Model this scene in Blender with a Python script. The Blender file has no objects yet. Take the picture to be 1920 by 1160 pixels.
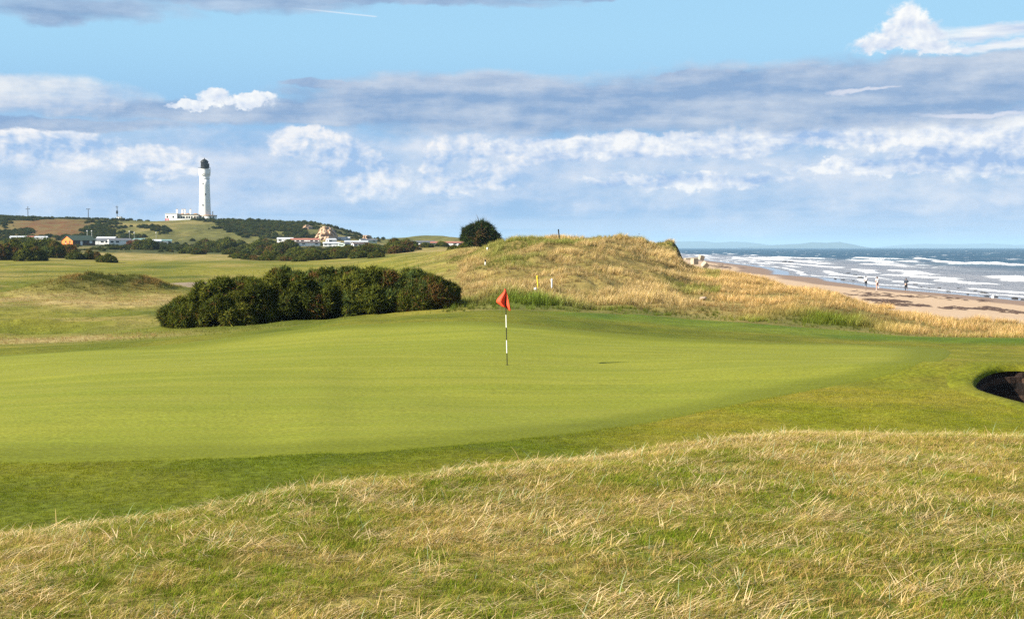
import bpy, bmesh, math, random
import numpy as np
from mathutils import Vector, Matrix

random.seed(7)
RNG = np.random.default_rng(11)
SC = bpy.context.scene
COL = SC.collection
R = math.radians

# ------------------------------------------------------------------ camera, sun, exposure
F = 2667.0            # focal length in photo pixels (50 mm on 36 mm, 1920 px wide)
CZ = 5.8              # camera height above the sea (sea level is z = 0)
PITCH = math.atan(116.0 / F)
cam_d = bpy.data.cameras.new('camera'); cam_d.lens = 50.0; cam_d.sensor_width = 36.0
cam_d.clip_start = 0.1; cam_d.clip_end = 90000.0
cam = bpy.data.objects.new('camera', cam_d); COL.objects.link(cam)
cam.location = (0, 0, CZ); cam.rotation_euler = (math.pi / 2 - PITCH, 0, 0)
SC.camera = cam

SUN_EL = R(29.0)
SUN_H = Vector((-0.92, -0.39)).normalized()          # horizontal direction towards the sun
SUN_DIR = Vector((SUN_H.x * math.cos(SUN_EL), SUN_H.y * math.cos(SUN_EL), math.sin(SUN_EL)))
sun_d = bpy.data.lights.new('sun', 'SUN'); sun_d.energy = 5.0; sun_d.angle = R(0.5)
sun_d.color = (1.0, 0.93, 0.80)
sun = bpy.data.objects.new('sun', sun_d); COL.objects.link(sun)
sun.rotation_euler = SUN_DIR.to_track_quat('Z', 'Y').to_euler()
EXPOSURE = 1.35
SC.view_settings.view_transform = 'Standard'; SC.view_settings.look = 'None'
SC.view_settings.exposure = EXPOSURE; SC.view_settings.gamma = 1.0
SC.view_settings.use_curve_mapping = False
SC.render.engine = 'CYCLES'
SC.cycles.use_denoising = False; SC.cycles.sample_clamp_direct = 1.6; SC.cycles.sample_clamp_indirect = 1.0
SC.cycles.max_bounces = 4; SC.cycles.diffuse_bounces = 2; SC.cycles.glossy_bounces = 2
SC.cycles.transmission_bounces = 3; SC.cycles.volume_bounces = 0; SC.cycles.transparent_max_bounces = 4

# ------------------------------------------------------------------ node helper
class S:
    """a socket (or number) with arithmetic that adds math nodes to a tree"""
    def __init__(s, nt, v): s.nt = nt; s.v = v
    def _m(s, op, *a):
        n = s.nt.nodes.new('ShaderNodeMath'); n.operation = op
        for i, x in enumerate(a):
            x = x.v if isinstance(x, S) else x
            if isinstance(x, (int, float)): n.inputs[i].default_value = x
            else: s.nt.links.new(x, n.inputs[i])
        return S(s.nt, n.outputs[0])
    def __add__(s, o): return s._m('ADD', s, o)
    __radd__ = __add__
    def __sub__(s, o): return s._m('SUBTRACT', s, o)
    def __rsub__(s, o): return s._m('SUBTRACT', o, s)
    def __mul__(s, o): return s._m('MULTIPLY', s, o)
    __rmul__ = __mul__
    def __truediv__(s, o): return s._m('DIVIDE', s, o)
    def sq(s): return s._m('MULTIPLY', s, s)
    def clamp(s):
        r = s._m('ADD', s, 0.0); r.v.node.use_clamp = True; return r
    def exp(s): return s._m('EXPONENT', s)
    def abs(s): return s._m('ABSOLUTE', s)
    def mx(s, o): return s._m('MAXIMUM', s, o)
    def mn(s, o): return s._m('MINIMUM', s, o)
    def sstep(s, lo, hi):
        n = s.nt.nodes.new('ShaderNodeMapRange'); n.interpolation_type = 'SMOOTHSTEP'
        for nm, x in (('Value', s), ('From Min', lo), ('From Max', hi)):
            x = x.v if isinstance(x, S) else x
            if isinstance(x, (int, float)): n.inputs[nm].default_value = x
            else: s.nt.links.new(x, n.inputs[nm])
        return S(s.nt, n.outputs[0])

def n_vec(nt, x, y, z=0.0):
    n = nt.nodes.new('ShaderNodeCombineXYZ')
    for i, v in enumerate((x, y, z)):
        v = v.v if isinstance(v, S) else v
        if isinstance(v, (int, float)): n.inputs[i].default_value = v
        else: nt.links.new(v, n.inputs[i])
    return n.outputs[0]
def n_noise(nt, vec, scale=1.0, detail=5.0, rough=0.55, dist=0.0, lac=2.0, dim='3D'):
    n = nt.nodes.new('ShaderNodeTexNoise'); n.noise_dimensions = dim
    nt.links.new(vec, n.inputs['Vector']); n.inputs['Scale'].default_value = scale
    n.inputs['Detail'].default_value = detail; n.inputs['Roughness'].default_value = rough
    n.inputs['Distortion'].default_value = dist; n.inputs['Lacunarity'].default_value = lac
    return S(nt, n.outputs['Fac'])
def n_mix(nt, fac, a, b, blend='MIX'):
    n = nt.nodes.new('ShaderNodeMix'); n.data_type = 'RGBA'; n.blend_type = blend
    for key, v in ((0, fac), (6, a), (7, b)):
        v = v.v if isinstance(v, S) else v
        if isinstance(v, (int, float)): n.inputs[key].default_value = v
        elif isinstance(v, tuple): n.inputs[key].default_value = (v[0], v[1], v[2], 1)
        else: nt.links.new(v, n.inputs[key])
    return n.outputs[2]
def srgb(r, g, b):
    f = lambda c: (c / 255 / 12.92) if c <= 10 else ((c / 255 + 0.055) / 1.055) ** 2.4
    return (f(r), f(g), f(b))

# ------------------------------------------------------------------ world: Nishita sky with clouds
SKY_STR = 0.05
def sky_col(r, g, b):                                # a display colour as a world radiance
    k = 1.0 / (2 ** EXPOSURE * SKY_STR)
    return tuple(c * k for c in srgb(r, g, b))
def pu(px): return (px - 960) / 46.55                # photo column / row as azimuth / elevation in degrees
def pv(py): return (464 - py) / 46.55

def build_world():
    w = bpy.data.worlds.new('World'); SC.world = w; w.use_nodes = True
    w.cycles.sampling_method = 'NONE'
    nt = w.node_tree; nt.nodes.clear()
    out = nt.nodes.new('ShaderNodeOutputWorld'); bg = nt.nodes.new('ShaderNodeBackground')
    bg.inputs['Strength'].default_value = SKY_STR
    nt.links.new(bg.outputs[0], out.inputs['Surface'])
    sky = nt.nodes.new('ShaderNodeTexSky'); sky.sky_type = 'NISHITA'; sky.sun_disc = False
    sky.sun_elevation = SUN_EL; sky.sun_rotation = math.atan2(SUN_DIR.x, SUN_DIR.y)
    sky.air_density = 1.3; sky.dust_density = 0.3; sky.ozone_density = 2.0
    tc = nt.nodes.new('ShaderNodeTexCoord'); sep = nt.nodes.new('ShaderNodeSeparateXYZ')
    nt.links.new(tc.outputs['Generated'], sep.inputs[0])
    X, Y, Z = (S(nt, sep.outputs[i]) for i in range(3))
    U = X._m('ARCTAN2', X, Y) * 57.2958
    V = Z._m('ARCSINE', Z) * 57.2958
    def vmad(v, mul, add):                           # vector * mul + add
        n = nt.nodes.new('ShaderNodeVectorMath'); n.operation = 'MULTIPLY_ADD'; nt.links.new(v, n.inputs[0])
        n.inputs[1].default_value = mul; n.inputs[2].default_value = add; return n.outputs[0]
    UV = n_vec(nt, U, V)
    def nz(su, sv, seed, detail=5.0, rough=0.58):
        return n_noise(nt, vmad(UV, (su, sv, 0), (seed * 7.13, seed * 3.71, 0)), 1.0, detail, rough, dim='2D')
    w1 = nz(0.35, 0.7, 3.1) - 0.5; w2 = nz(0.35, 0.7, 9.7) - 0.5
    c1 = nz(1.2, 1.5, 1.3, 4.0, 0.62) - 0.5; c2 = nz(1.2, 1.5, 5.9, 4.0, 0.62) - 0.5      # cauliflower detail
    PS = n_vec(nt, U + w1 * 3.0, V + w2 * 0.8)       # stratus warp
    PC = n_vec(nt, U + w1 * 1.0 + c1 * 0.8, V + w2 * 0.8 + c2 * 0.8)
    def relief(su, sv, seed, du=-0.35, dv=0.35, detail=5.0):      # density, and its difference towards the light
        a = nz(su, sv, seed, detail)
        b = n_noise(nt, vmad(UV, (su, sv, 0), (seed * 7.13 + du * su, seed * 3.71 + dv * sv, 0)), 1.0, detail, 0.58, dim='2D')
        return a, (a - b)
    nA, rA = relief(0.20, 0.45, 21.0, -0.5, 0.45)
    nB, rB = relief(0.10, 0.7, 33.0, -0.6, 0.3)
    nS = nz(0.07, 1.3, 44.0, 5.0, 0.6)               # long streaks
    def vor(du, dv, scale=0.95):                     # rounded billows
        n = nt.nodes.new('ShaderNodeTexVoronoi'); n.voronoi_dimensions = '2D'; n.feature = 'F1'; n.normalize = True
        n.inputs['Scale'].default_value = scale; n.inputs['Detail'].default_value = 2.0; n.inputs['Roughness'].default_value = 0.55; n.inputs['Lacunarity'].default_value = 2.3
        nt.links.new(vmad(PV, (1.0, 1.25, 0), (du, dv, 0)), n.inputs['Vector']); return S(nt, n.outputs['Distance'])
    PV = n_vec(nt, U + w1 * 0.9, V + w2 * 0.6)
    v0 = vor(0.0, 0.0); bulge = 0.42 - v0; relV = vor(-0.22, 0.30) - v0           # relief lit from upper left
    def union(lst, p='c'):
        """1 - (elliptic distance)^2 to the nearest of (column, row, half width, half height) in photo pixels"""
        r = None
        for px, py, rx, ry in lst:
            m = (46.55 / rx, 46.55 / ry, 0)
            q = vmad(PC if p == 'c' else PS, m, (-pu(px) * m[0], -pv(py) * m[1], 0))
            d = nt.nodes.new('ShaderNodeVectorMath'); d.operation = 'DOT_PRODUCT'
            nt.links.new(q, d.inputs[0]); nt.links.new(q, d.inputs[1]); d = S(nt, d.outputs['Value'])
            r = d if r is None else r.mn(d)
        return 1.0 - r
    col = sky.outputs[0]
    # clear gaps
    clear = n_mix(nt, V.sstep(0.0, 1.6), sky_col(156, 196, 238), sky_col(126, 176, 230))
    col = n_mix(nt, (V.sstep(10.0, 24.0) * -0.88 + 0.88), col, n_mix(nt, V.sstep(3.0, 8.6), clear, sky_col(163, 215, 249)))
    # --- low cumulus field: soft, with rounded lit heads
    band = V.sstep(0.3, 1.8) * (1.0 - V.sstep(3.0, 5.4))
    dA = (nA + bulge * 0.14 + band * 0.20 - 0.05 - V.sstep(4.5, 6.0) * 0.5 * (1.0 - V.sstep(10.0, 14.0))).sstep(0.38, 0.80)
    shA = (rA * 2.2 + relV * 0.45 + 0.42).clamp()
    col = n_mix(nt, dA * 0.74, col, n_mix(nt, shA, sky_col(168, 195, 231), sky_col(235, 235, 243)))
    # pale bank low over the horizon
    dH = (nS + (1.0 - V.sstep(0.3, 2.1)) * 0.2).sstep(0.50, 0.72) * (1.0 - V.sstep(0.8, 2.6)) * V.sstep(0.15, 0.6)
    col = n_mix(nt, dH * 0.45, col, sky_col(205, 219, 240))
    veil = union([(1500, 335, 560, 70), (720, 320, 300, 70), (150, 300, 330, 90), (1750, 300, 320, 70)], 's')
    col = n_mix(nt, (veil + (nA - 0.5) * 1.4 + (nB - 0.5)).sstep(-0.3, 1.1) * 0.42, col, n_mix(nt, (rA * 2 + rB + 0.5).clamp(), sky_col(196, 214, 237), sky_col(242, 242, 243)))
    # --- mid puffs
    P = union([(548, 270, 30, 26), (585, 258, 40, 14), (650, 296, 66, 34), (690, 330, 74, 38), (822, 305, 30, 42),
               (850, 345, 60, 22), (880, 282, 36, 24), (975, 290, 30, 34), (262, 305, 34, 18), (330, 312, 70, 30), (110, 285, 130, 38), (930, 330, 50, 24)])
    dP = (P + bulge * 1.3).sstep(-0.4, 0.6)
    shP = (rA * 2.6 + relV * 1.8 + 0.50).clamp()
    col = n_mix(nt, dP * 0.86, col, n_mix(nt, shP, sky_col(158, 190, 231), sky_col(254, 250, 248)))
    # --- bright band under the grey shelf, right half
    W = union([(1100, 280, 200, 18), (1330, 276, 150, 22), (1250, 266, 170, 14), (1500, 262, 210, 20), (1640, 242, 110, 13),
               (1750, 262, 200, 28), (1900, 245, 170, 26), (1850, 300, 200, 34), (1370, 270, 30, 26), (1650, 318, 190, 14),
               (1290, 342, 190, 12)])
    dW = (W + bulge * 1.1).sstep(-0.45, 0.6)
    shW = (rA * 2.4 + relV * 1.5 + rB * 1.4 + 0.58).clamp()
    col = n_mix(nt, dW * 0.92, col, n_mix(nt, shW, sky_col(160, 188, 229), sky_col(255, 253, 251)))
    # --- grey shelf cloud (goes on round the sky as a broken band)
    around = (nS * 2.4 - 1.15) - ((V - 5.7) * 0.8).sq() * 0.8 - (1.0 - (U.abs()).sstep(19.0, 30.0)) * 3.0
    Sh = union([(540, 216, 560, 26), (840, 196, 320, 56), (1560, 188, 520, 62), (1180, 208, 380, 46), (1330, 150, 120, 14),
                (130, 245, 240, 13), (620, 165, 90, 10), (1830, 150, 250, 34)], 's').mx(around)
    dS = (Sh + (nB - 0.5) * 0.8 + (nA - 0.5) * 0.7 + bulge * 0.25).sstep(-0.30, 0.50)
    shS = ((V - 4.9) * 0.17 + rB * 1.4 + rA * 1.8 + (nB - 0.5) * 0.8 + relV * 0.3 + 0.24).clamp()
    col = n_mix(nt, dS * 0.95, col, n_mix(nt, shS, sky_col(136, 166, 206), sky_col(204, 213, 228)))
    # left bank, pinkish white
    L = union([(110, 195, 190, 36), (30, 175, 110, 24)], 's')
    col = n_mix(nt, (L + (nB - 0.5) * 0.8 + bulge * 0.5).sstep(-0.3, 0.8) * 0.8, col, n_mix(nt, (rB * 2 + rA * 2 + relV * 0.7 + 0.55).clamp(), sky_col(180, 199, 227), sky_col(247, 244, 242)))
    # slits of light in the shelf
    sl = union([(1600, 180, 75, 5), (1800, 226, 120, 6)], 's')
    col = n_mix(nt, sl.sstep(0.0, 0.9) * 0.8, col, sky_col(226, 228, 240))
    # --- brilliant cumulus heads
    K2 = union([(1840, 86, 130, 15), (1850, 110, 150, 9)], 's')
    col = n_mix(nt, K2.sstep(-0.4, 0.9) * 0.92, col, n_mix(nt, (rB * 4 + 0.72).clamp(), sky_col(190, 206, 234), sky_col(254, 253, 251)))
    K = union([(1672, 66, 32, 30), (1640, 90, 36, 24), (1712, 84, 30, 26), (1690, 106, 90, 14), (1622, 104, 20, 12),
               (414, 190, 24, 15), (375, 203, 50, 8), (485, 194, 38, 11), (450, 199, 40, 8)])
    shK = (rA * 1.6 + relV * 1.6 + (V - 5.85 - (U - -11.5) * 0.083) * 0.22 + 0.66).clamp()
    col = n_mix(nt, (K + bulge * 1.5).sstep(-0.55, 0.60), col, n_mix(nt, shK, sky_col(196, 211, 237), sky_col(255, 255, 253)))
    # --- grey streak at the top, and its like further up the sky
    T = union([(200, 42, 175, 22), (420, 18, 280, 20), (760, 12, 330, 10), (1120, 4, 240, 8), (120, 60, 45, 18)], 's')
    upper = (nS * 3.0 - 1.72) * V.sstep(10.5, 14.0) - (1.0 - V.sstep(10.2, 12.0)) * 2.0
    dT = (T.mx(upper) + (nB - 0.5) * 1.0 + (nA - 0.5) * 0.6).sstep(-0.45, 0.85)
    col = n_mix(nt, dT * 0.88, col, n_mix(nt, (rB * 2 + rA * 2 + 0.4).clamp(), sky_col(130, 158, 198), sky_col(186, 205, 229)))
    # vapour trail
    tr = (V - ((U - pu(640)) * -0.085 + pv(35))).abs()
    dTr = (1.0 - tr.sstep(0.0, 0.045)) * U.sstep(pu(540), pu(640)) * (1.0 - U.sstep(pu(705), pu(712)))
    col = n_mix(nt, dTr * 0.6, col, sky_col(238, 244, 252))
    nt.links.new(col, bg.inputs['Color'])
build_world()

# ------------------------------------------------------------------ numpy noise
def _hash(ix, iy, seed):
    h = (ix.astype(np.int64) * 374761393 + iy.astype(np.int64) * 668265263 + seed * 974711) & 0x7fffffff
    h = ((h ^ (h >> 13)) * 1274126177) & 0x7fffffff
    h = (h ^ (h >> 16)) & 0xffff
    return h / 32767.5 - 1.0
def vnoise(x, y, seed=0):
    ix = np.floor(x); iy = np.floor(y); fx = x - ix; fy = y - iy
    fx = fx * fx * fx * (fx * (fx * 6 - 15) + 10); fy = fy * fy * fy * (fy * (fy * 6 - 15) + 10)
    a = _hash(ix, iy, seed); b = _hash(ix + 1, iy, seed); c = _hash(ix, iy + 1, seed); d = _hash(ix + 1, iy + 1, seed)
    return (a + (b - a) * fx) * (1 - fy) + (c + (d - c) * fx) * fy
def fbm(x, y, octv=4, seed=0, gain=0.5):
    s = 0; a = 1.0; t = 0
    for i in range(octv):
        s = s + a * vnoise(x * 2 ** i + 17.3 * i, y * 2 ** i - 9.1 * i, seed + i * 31); t += a; a *= gain
    return s / t
def sstep(lo, hi, x):
    u = np.clip((x - lo) / (hi - lo), 0, 1); return u * u * (3 - 2 * u)
def gauss(x, y, cx, cy, rx, ry): return np.exp(-(((x - cx) / rx) ** 2 + ((y - cy) / ry) ** 2))

# ------------------------------------------------------------------ terrain height
# profiles along lines of sight: distance (m) and ground height relative to the camera (m)
PROF = {
 -500: [(0,-3.6),(20,-3.6),(40,-3.8),(56,-4.1),(70,-4.3),(111,-4.0),(186,-3.3),(300,-2.0),(400,-1.2),(500,0.2),(600,1.9),(680,6.5),(800,15.5),(900,19.5),(1100,20),(3000,6)],
 0:    [(0,-3.5),(18,-3.5),(25,-3.5),(40,-3.62),(50,-3.8),(56,-3.95),(60,-4.15),(70,-4.35),(80,-4.3),(111,-4.1),(140,-4.0),(186,-3.5),(250,-2.6),(300,-2.2),(400,-1.4),(500,0.0),(600,1.6),(680,6),(800,15),(900,19),(1100,19),(3000,6)],
 300:  [(0,-3.45),(18,-3.45),(25,-3.42),(40,-3.42),(50,-3.5),(56,-3.64),(62,-3.95),(70,-4.15),(82,-4.15),(111,-4.0),(140,-3.95),(186,-3.7),(250,-3.0),(300,-2.6),(400,-2.0),(480,-0.6),(600,1.0),(650,3),(720,9),(800,15),(850,15.6),(1000,14),(3000,4)],
 480:  [(0,-3.42),(18,-3.42),(25,-3.4),(40,-3.35),(50,-3.3),(57,-3.36),(62,-3.6),(70,-3.9),(90,-4.0),(130,-3.9),(186,-3.6),(250,-2.8),(300,-2.5),(400,-2.1),(500,-0.6),(600,0.9),(660,3),(740,10),(800,14.2),(850,14.8),(1000,13),(3000,3)],
 600:  [(0,-3.4),(18,-3.4),(25,-3.36),(40,-3.3),(50,-3.14),(58,-3.1),(62,-3.3),(68,-3.6),(90,-3.8),(130,-3.8),(180,-3.4),(250,-2.6),(300,-2.4),(400,-2.2),(500,-0.8),(600,0.6),(660,2.2),(740,9.5),(790,12.5),(850,12),(1000,8),(3000,2)],
 660:  [(0,-3.4),(18,-3.4),(40,-3.3),(50,-3.08),(59,-3.0),(64,-3.2),(68,-3.4),(90,-3.6),(130,-3.6),(180,-3.1),(250,-2.3),(300,-2.0),(400,-1.8),(500,-0.5),(600,0.7),(660,1.8),(740,5.5),(790,8.0),(850,7),(1000,3),(3000,-3)],
 720:  [(0,-3.4),(18,-3.4),(40,-3.3),(50,-3.06),(59,-2.97),(64,-3.1),(68,-3.3),(90,-3.3),(112,-2.8),(130,-2.5),(180,-2.0),(250,-1.7),(330,-1.3),(450,-0.6),(600,0.8),(660,1.6),(740,4.6),(800,4.2),(1000,-3),(3000,-8)],
 800:  [(0,-3.4),(18,-3.4),(40,-3.3),(50,-3.03),(59,-2.88),(64,-2.98),(70,-3.1),(90,-2.9),(112,-2.0),(130,-1.5),(180,-1.1),(250,-0.95),(330,-0.6),(450,0.0),(600,1.0),(680,2.6),(740,6.2),(800,5.6),(1000,-4),(3000,-8)],
 880:  [(0,-3.4),(18,-3.4),(40,-3.31),(50,-3.0),(59,-2.82),(64,-2.88),(70,-2.95),(90,-2.65),(112,-1.3),(122,-0.75),(140,-0.4),(170,-0.05),(200,-0.5),(330,-0.8),(450,0),(600,0.8),(700,3.6),(780,4.2),(1000,-4),(3000,-8)],
 950:  [(0,-3.4),(18,-3.4),(40,-3.315),(50,-3.0),(59,-2.8),(64,-2.85),(70,-2.88),(80,-2.75),(92,-2.2),(106,-1.1),(118,0.2),(124,0.5),(132,0.3),(150,-0.6),(200,-2),(600,-1),(1000,-5),(3000,-8)],
 1020: [(0,-3.4),(18,-3.4),(40,-3.31),(50,-3.05),(59,-2.88),(64,-2.92),(70,-2.92),(80,-2.75),(92,-2.1),(106,-0.95),(118,0.35),(124,0.66),(132,0.4),(150,-1.2),(200,-2),(600,-2),(1000,-5),(3000,-8)],
 1100: [(0,-3.4),(18,-3.4),(40,-3.3),(50,-3.12),(59,-3.0),(64,-3.0),(70,-3.0),(80,-2.75),(95,-1.9),(110,-0.6),(120,0.55),(124,0.85),(132,0.5),(145,-1),(160,-2),(300,-2.5),(1000,-5),(3000,-8)],
 1180: [(0,-3.4),(18,-3.4),(40,-3.3),(50,-3.2),(59,-3.15),(70,-3.12),(80,-2.9),(95,-2.2),(110,-1.0),(121,0.2),(127,0.7),(134,0.3),(150,-1.5),(170,-3),(300,-3),(1000,-5),(3000,-8)],
 1240: [(0,-3.4),(18,-3.4),(40,-3.3),(50,-3.25),(59,-3.25),(70,-3.22),(80,-3.08),(95,-2.5),(110,-1.5),(123,-0.3),(130,0.25),(135,0.1),(142,-2),(160,-3.4),(300,-3.5),(1000,-5),(3000,-8)],
 1268: [(0,-3.4),(18,-3.4),(40,-3.3),(50,-3.27),(59,-3.3),(70,-3.28),(80,-3.15),(95,-2.65),(110,-1.8),(124,-0.7),(131,0.1),(134,-0.1),(140,-2.4),(160,-3.6),(300,-3.7),(1000,-5),(3000,-8)],
 1292: [(0,-3.4),(18,-3.4),(40,-3.3),(50,-3.28),(59,-3.34),(70,-3.34),(80,-3.25),(95,-2.8),(110,-2.2),(122,-1.8),(128,-1.75),(133,-2.4),(145,-3.4),(300,-3.8),(1000,-5),(3000,-8)],
 1400: [(0,-3.4),(18,-3.4),(40,-3.3),(50,-3.33),(60,-3.45),(70,-3.42),(80,-3.3),(95,-2.9),(110,-2.55),(119,-2.45),(126,-3.0),(140,-3.9),(300,-4),(1000,-5),(3000,-8)],
 1560: [(0,-3.4),(18,-3.4),(40,-3.3),(50,-3.4),(58,-3.55),(66,-3.62),(76,-3.4),(88,-3.2),(97,-3.15),(104,-3.6),(120,-4.3),(300,-4.4),(1000,-5),(3000,-8)],
 1640: [(0,-3.4),(18,-3.4),(40,-3.3),(50,-3.42),(57,-3.58),(66,-3.78),(76,-3.7),(85,-3.7),(92,-4.05),(105,-4.4),(300,-4.5),(1000,-5),(3000,-8)],
 1760: [(0,-3.4),(18,-3.4),(40,-3.3),(50,-3.42),(56,-3.56),(64,-3.95),(70,-4.0),(76,-3.95),(81,-4.1),(92,-4.45),(300,-4.6),(1000,-5),(3000,-8)],
 1920: [(0,-3.4),(18,-3.4),(40,-3.32),(48,-3.36),(54,-3.47),(62,-3.9),(70,-4.05),(76,-4.05),(81,-4.25),(92,-4.5),(300,-4.6),(1000,-5),(3000,-8)],
 2500: [(0,-3.4),(18,-3.4),(40,-3.4),(54,-3.6),(62,-3.9),(80,-4.2),(92,-4.5),(300,-4.6),(1000,-5),(3000,-8)],
}
def pchip(xs, ys, x):
    xs = np.asarray(xs, float); ys = np.asarray(ys, float); h = np.diff(xs); dl = np.diff(ys) / h
    m = np.zeros_like(ys); m[0] = dl[0]; m[-1] = dl[-1]
    for i in range(1, len(xs) - 1):
        if dl[i - 1] * dl[i] > 0:
            w1 = 2 * h[i] + h[i - 1]; w2 = h[i] + 2 * h[i - 1]
            m[i] = (w1 + w2) / (w1 / dl[i - 1] + w2 / dl[i])
    i = np.clip(np.searchsorted(xs, x) - 1, 0, len(h) - 1); t = np.clip((x - xs[i]) / h[i], 0, 1)
    return ys[i] * (1 + 2 * t) * (1 - t) ** 2 + h[i] * m[i] * t * (1 - t) ** 2 + ys[i + 1] * t * t * (3 - 2 * t) + h[i] * m[i + 1] * t * t * (t - 1)
PX = np.array(sorted(PROF), float)
LD = np.linspace(math.log(1.0), math.log(3000.0), 1600)
TAB = np.array([pchip([p[0] for p in PROF[int(k)]], [p[1] for p in PROF[int(k)]], np.exp(LD)) for k in PX])
_k = np.exp(-0.5 * (np.arange(-9, 10) / 3.0) ** 2); _k /= _k.sum()
TAB = np.array([np.convolve(np.pad(r, 9, mode='edge'), _k, mode='valid') for r in TAB])
SL = np.zeros_like(TAB)
SL[1:-1] = (TAB[2:] - TAB[:-2]) / (PX[2:] - PX[:-2])[:, None]
def table_h(px, d):
    px = np.clip(px, PX[0], PX[-1]); ld = np.clip(np.log(np.maximum(d, 1.0)), LD[0], LD[-1] - 1e-6)
    j = (ld - LD[0]) / (LD[1] - LD[0]); j0 = np.clip(j.astype(int), 0, len(LD) - 2); fj = j - j0
    i = np.clip(np.searchsorted(PX, px) - 1, 0, len(PX) - 2); w = PX[i + 1] - PX[i]; t = (px - PX[i]) / w
    g = lambda A, ii: A[ii, j0] * (1 - fj) + A[ii, j0 + 1] * fj
    return (g(TAB, i) * (1 + 2 * t) * (1 - t) ** 2 + w * g(SL, i) * t * (1 - t) ** 2
            + g(TAB, i + 1) * t * t * (3 - 2 * t) + w * g(SL, i + 1) * t * t * (t - 1))
CR_PX = [-600, 0, 300, 600, 960, 1300, 1600, 1920, 2600]
CR_D = [9.2, 9.5, 10.0, 10.7, 11.5, 12.8, 14.0, 14.0, 14.0]
CR_PY = [990, 981, 947, 890, 845, 808, 789, 800, 818]
CRX = np.linspace(-600, 2600, 200)
_cd = pchip(CR_PX, CR_D, CRX); _ch = pchip(CR_PX, [-(p - 464) / F * d for p, d in zip(CR_PY, CR_D)], CRX)
def crest_d(px): return np.interp(px, CRX, _cd)
def crest_h(px): return np.interp(px, CRX, _ch)
def smax(a, b, k):
    h = np.clip(0.5 + 0.5 * (a - b) / k, 0, 1); return b + (a - b) * h + k * h * (1 - h)
def edge_x(y): return np.interp(y, [0, 60, 76, 86, 100, 122, 134, 200, 400, 700, 1200, 3000], [36, 31, 26.0, 22.5, 23.5, 20.5, 16.0, 16, 34, 48, 40, -200])
def shore_x(y): return np.interp(y, [0, 100, 160, 200, 240, 262, 276, 300, 340, 400, 520, 617, 734, 1000, 1500, 3000], [60, 58.5, 57.5, 55, 56.5, 60.5, 60.0, 58.5, 66, 74, 82, 88, 94, 100, 90, -100])
BK = (12.85, 31.9, 2.05, 3.9)                         # bunker centre and half axes
def ground_h(x, y):
    """height of the land relative to the camera"""
    x = np.asarray(x, float); y = np.asarray(y, float); yy = np.maximum(y, 0.5)
    px = 960 + F * x / yy; px = np.clip(px, -500, 2500); d = yy
    h = table_h(px, d)
    # rolling detail
    left = (1 - sstep(820, 900, px)) * sstep(60, 80, d)
    h = h + left * (fbm(x / 14, y / 20, 3, 3) * 0.28 + fbm(x / 4.5, y / 6, 2, 8) * 0.06) * (1 - 0.3 * sstep(200, 400, d))
    h = h + left * sstep(250, 420, d) * fbm(x / 30, y / 40, 3, 5) * 0.6
    dune = sstep(850, 930, px) * sstep(64, 74, d) * (1 - 0.72 * sstep(1230, 1310, px))
    h = h + dune * (fbm(x / 4.5, y / 6.0, 3, 12) * 0.50 + np.abs(fbm(x / 2.0, y / 2.4, 2, 15)) * 0.30 - 0.05)
    far = sstep(600, 700, d)
    h = h + far * (fbm(x / 22, y / 30, 4, 19) * 1.1)
    # hummock and bank in the left field
    h = h + 1.45 * gauss(x, y, -37.5, 126, 3.6, 6) + 0.95 * gauss(x, y, -33.0, 128, 2.6, 5) + 0.5 * gauss(x, y, -41, 124, 2.6, 5) + 0.3 * gauss(x, y, -36, 125, 6, 7) * fbm(x / 1.6, y / 2.2, 2, 66)
    h = h + left * 0.45 * gauss(x, y, -28, 78, 7, 1.8) - 0.30 * gauss(x, y, -25.0, 74.5, 4, 1.6) + left * 0.16 * fbm(x / 2.2, y / 2.6, 3, 47) * (1 - sstep(150, 220, d))
    h = h + 0.3 * gauss(x, y, -46, 205, 16, 9) + 0.35 * gauss(x, y, -52, 230, 12, 9)
    # bank round the bunker
    h = h + 0.25 * gauss(x, y, 12.2, 36.6, 5.5, 1.8) - 0.08 * gauss(x, y, 12.0, 27.5, 3.0, 2.0)
    grn = sstep(16, 24, d) * (1 - sstep(48, 58, d)); h = h + grn * (0.16 * fbm(x / 9, y / 8, 2, 83) + 0.05 * fbm(x / 3.5, y / 3, 2, 85))
    # foreground mound
    cd = crest_d(px); ch = crest_h(px); u = np.clip(d / cd, 0, 1)
    pl = -1.62 + (ch + 1.62) * u ** 2
    w = 0.55; over = w * np.logaddexp(0, (d - cd) / w)
    m = pl - 0.36 * over + (fbm(x / 2.6, y / 2.6, 3, 41) * 0.075 + fbm(x / .7, y / .7, 2, 43) * 0.02) * (1 - sstep(cd + 3, cd + 7, d))
    h = np.where(d < 45, smax(m, h, 0.5), h)
    # beach
    sx = shore_x(y); ex = edge_x(y)
    u2 = (x - ex) / np.maximum(sx - ex, 5)
    bh = -4.15 - 1.65 * np.clip(u2, 0, 1) ** 1.15 - 0.06 * np.maximum(x - sx, 0)
    bh = bh + fbm(x / 7, y / 18, 3, 51) * 0.05
    b = sstep(-0.5, 4.5, x - ex)
    return h * (1 - b) + np.minimum(bh, h + 50 * b) * b
def gz(x, y): return CZ + ground_h(x, y)
def ray(px, py):
    v = (py - 580) / F; c, s = math.cos(PITCH), math.sin(PITCH)
    return (px - 960) / F, c - v * s, -(s + v * c)
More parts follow.
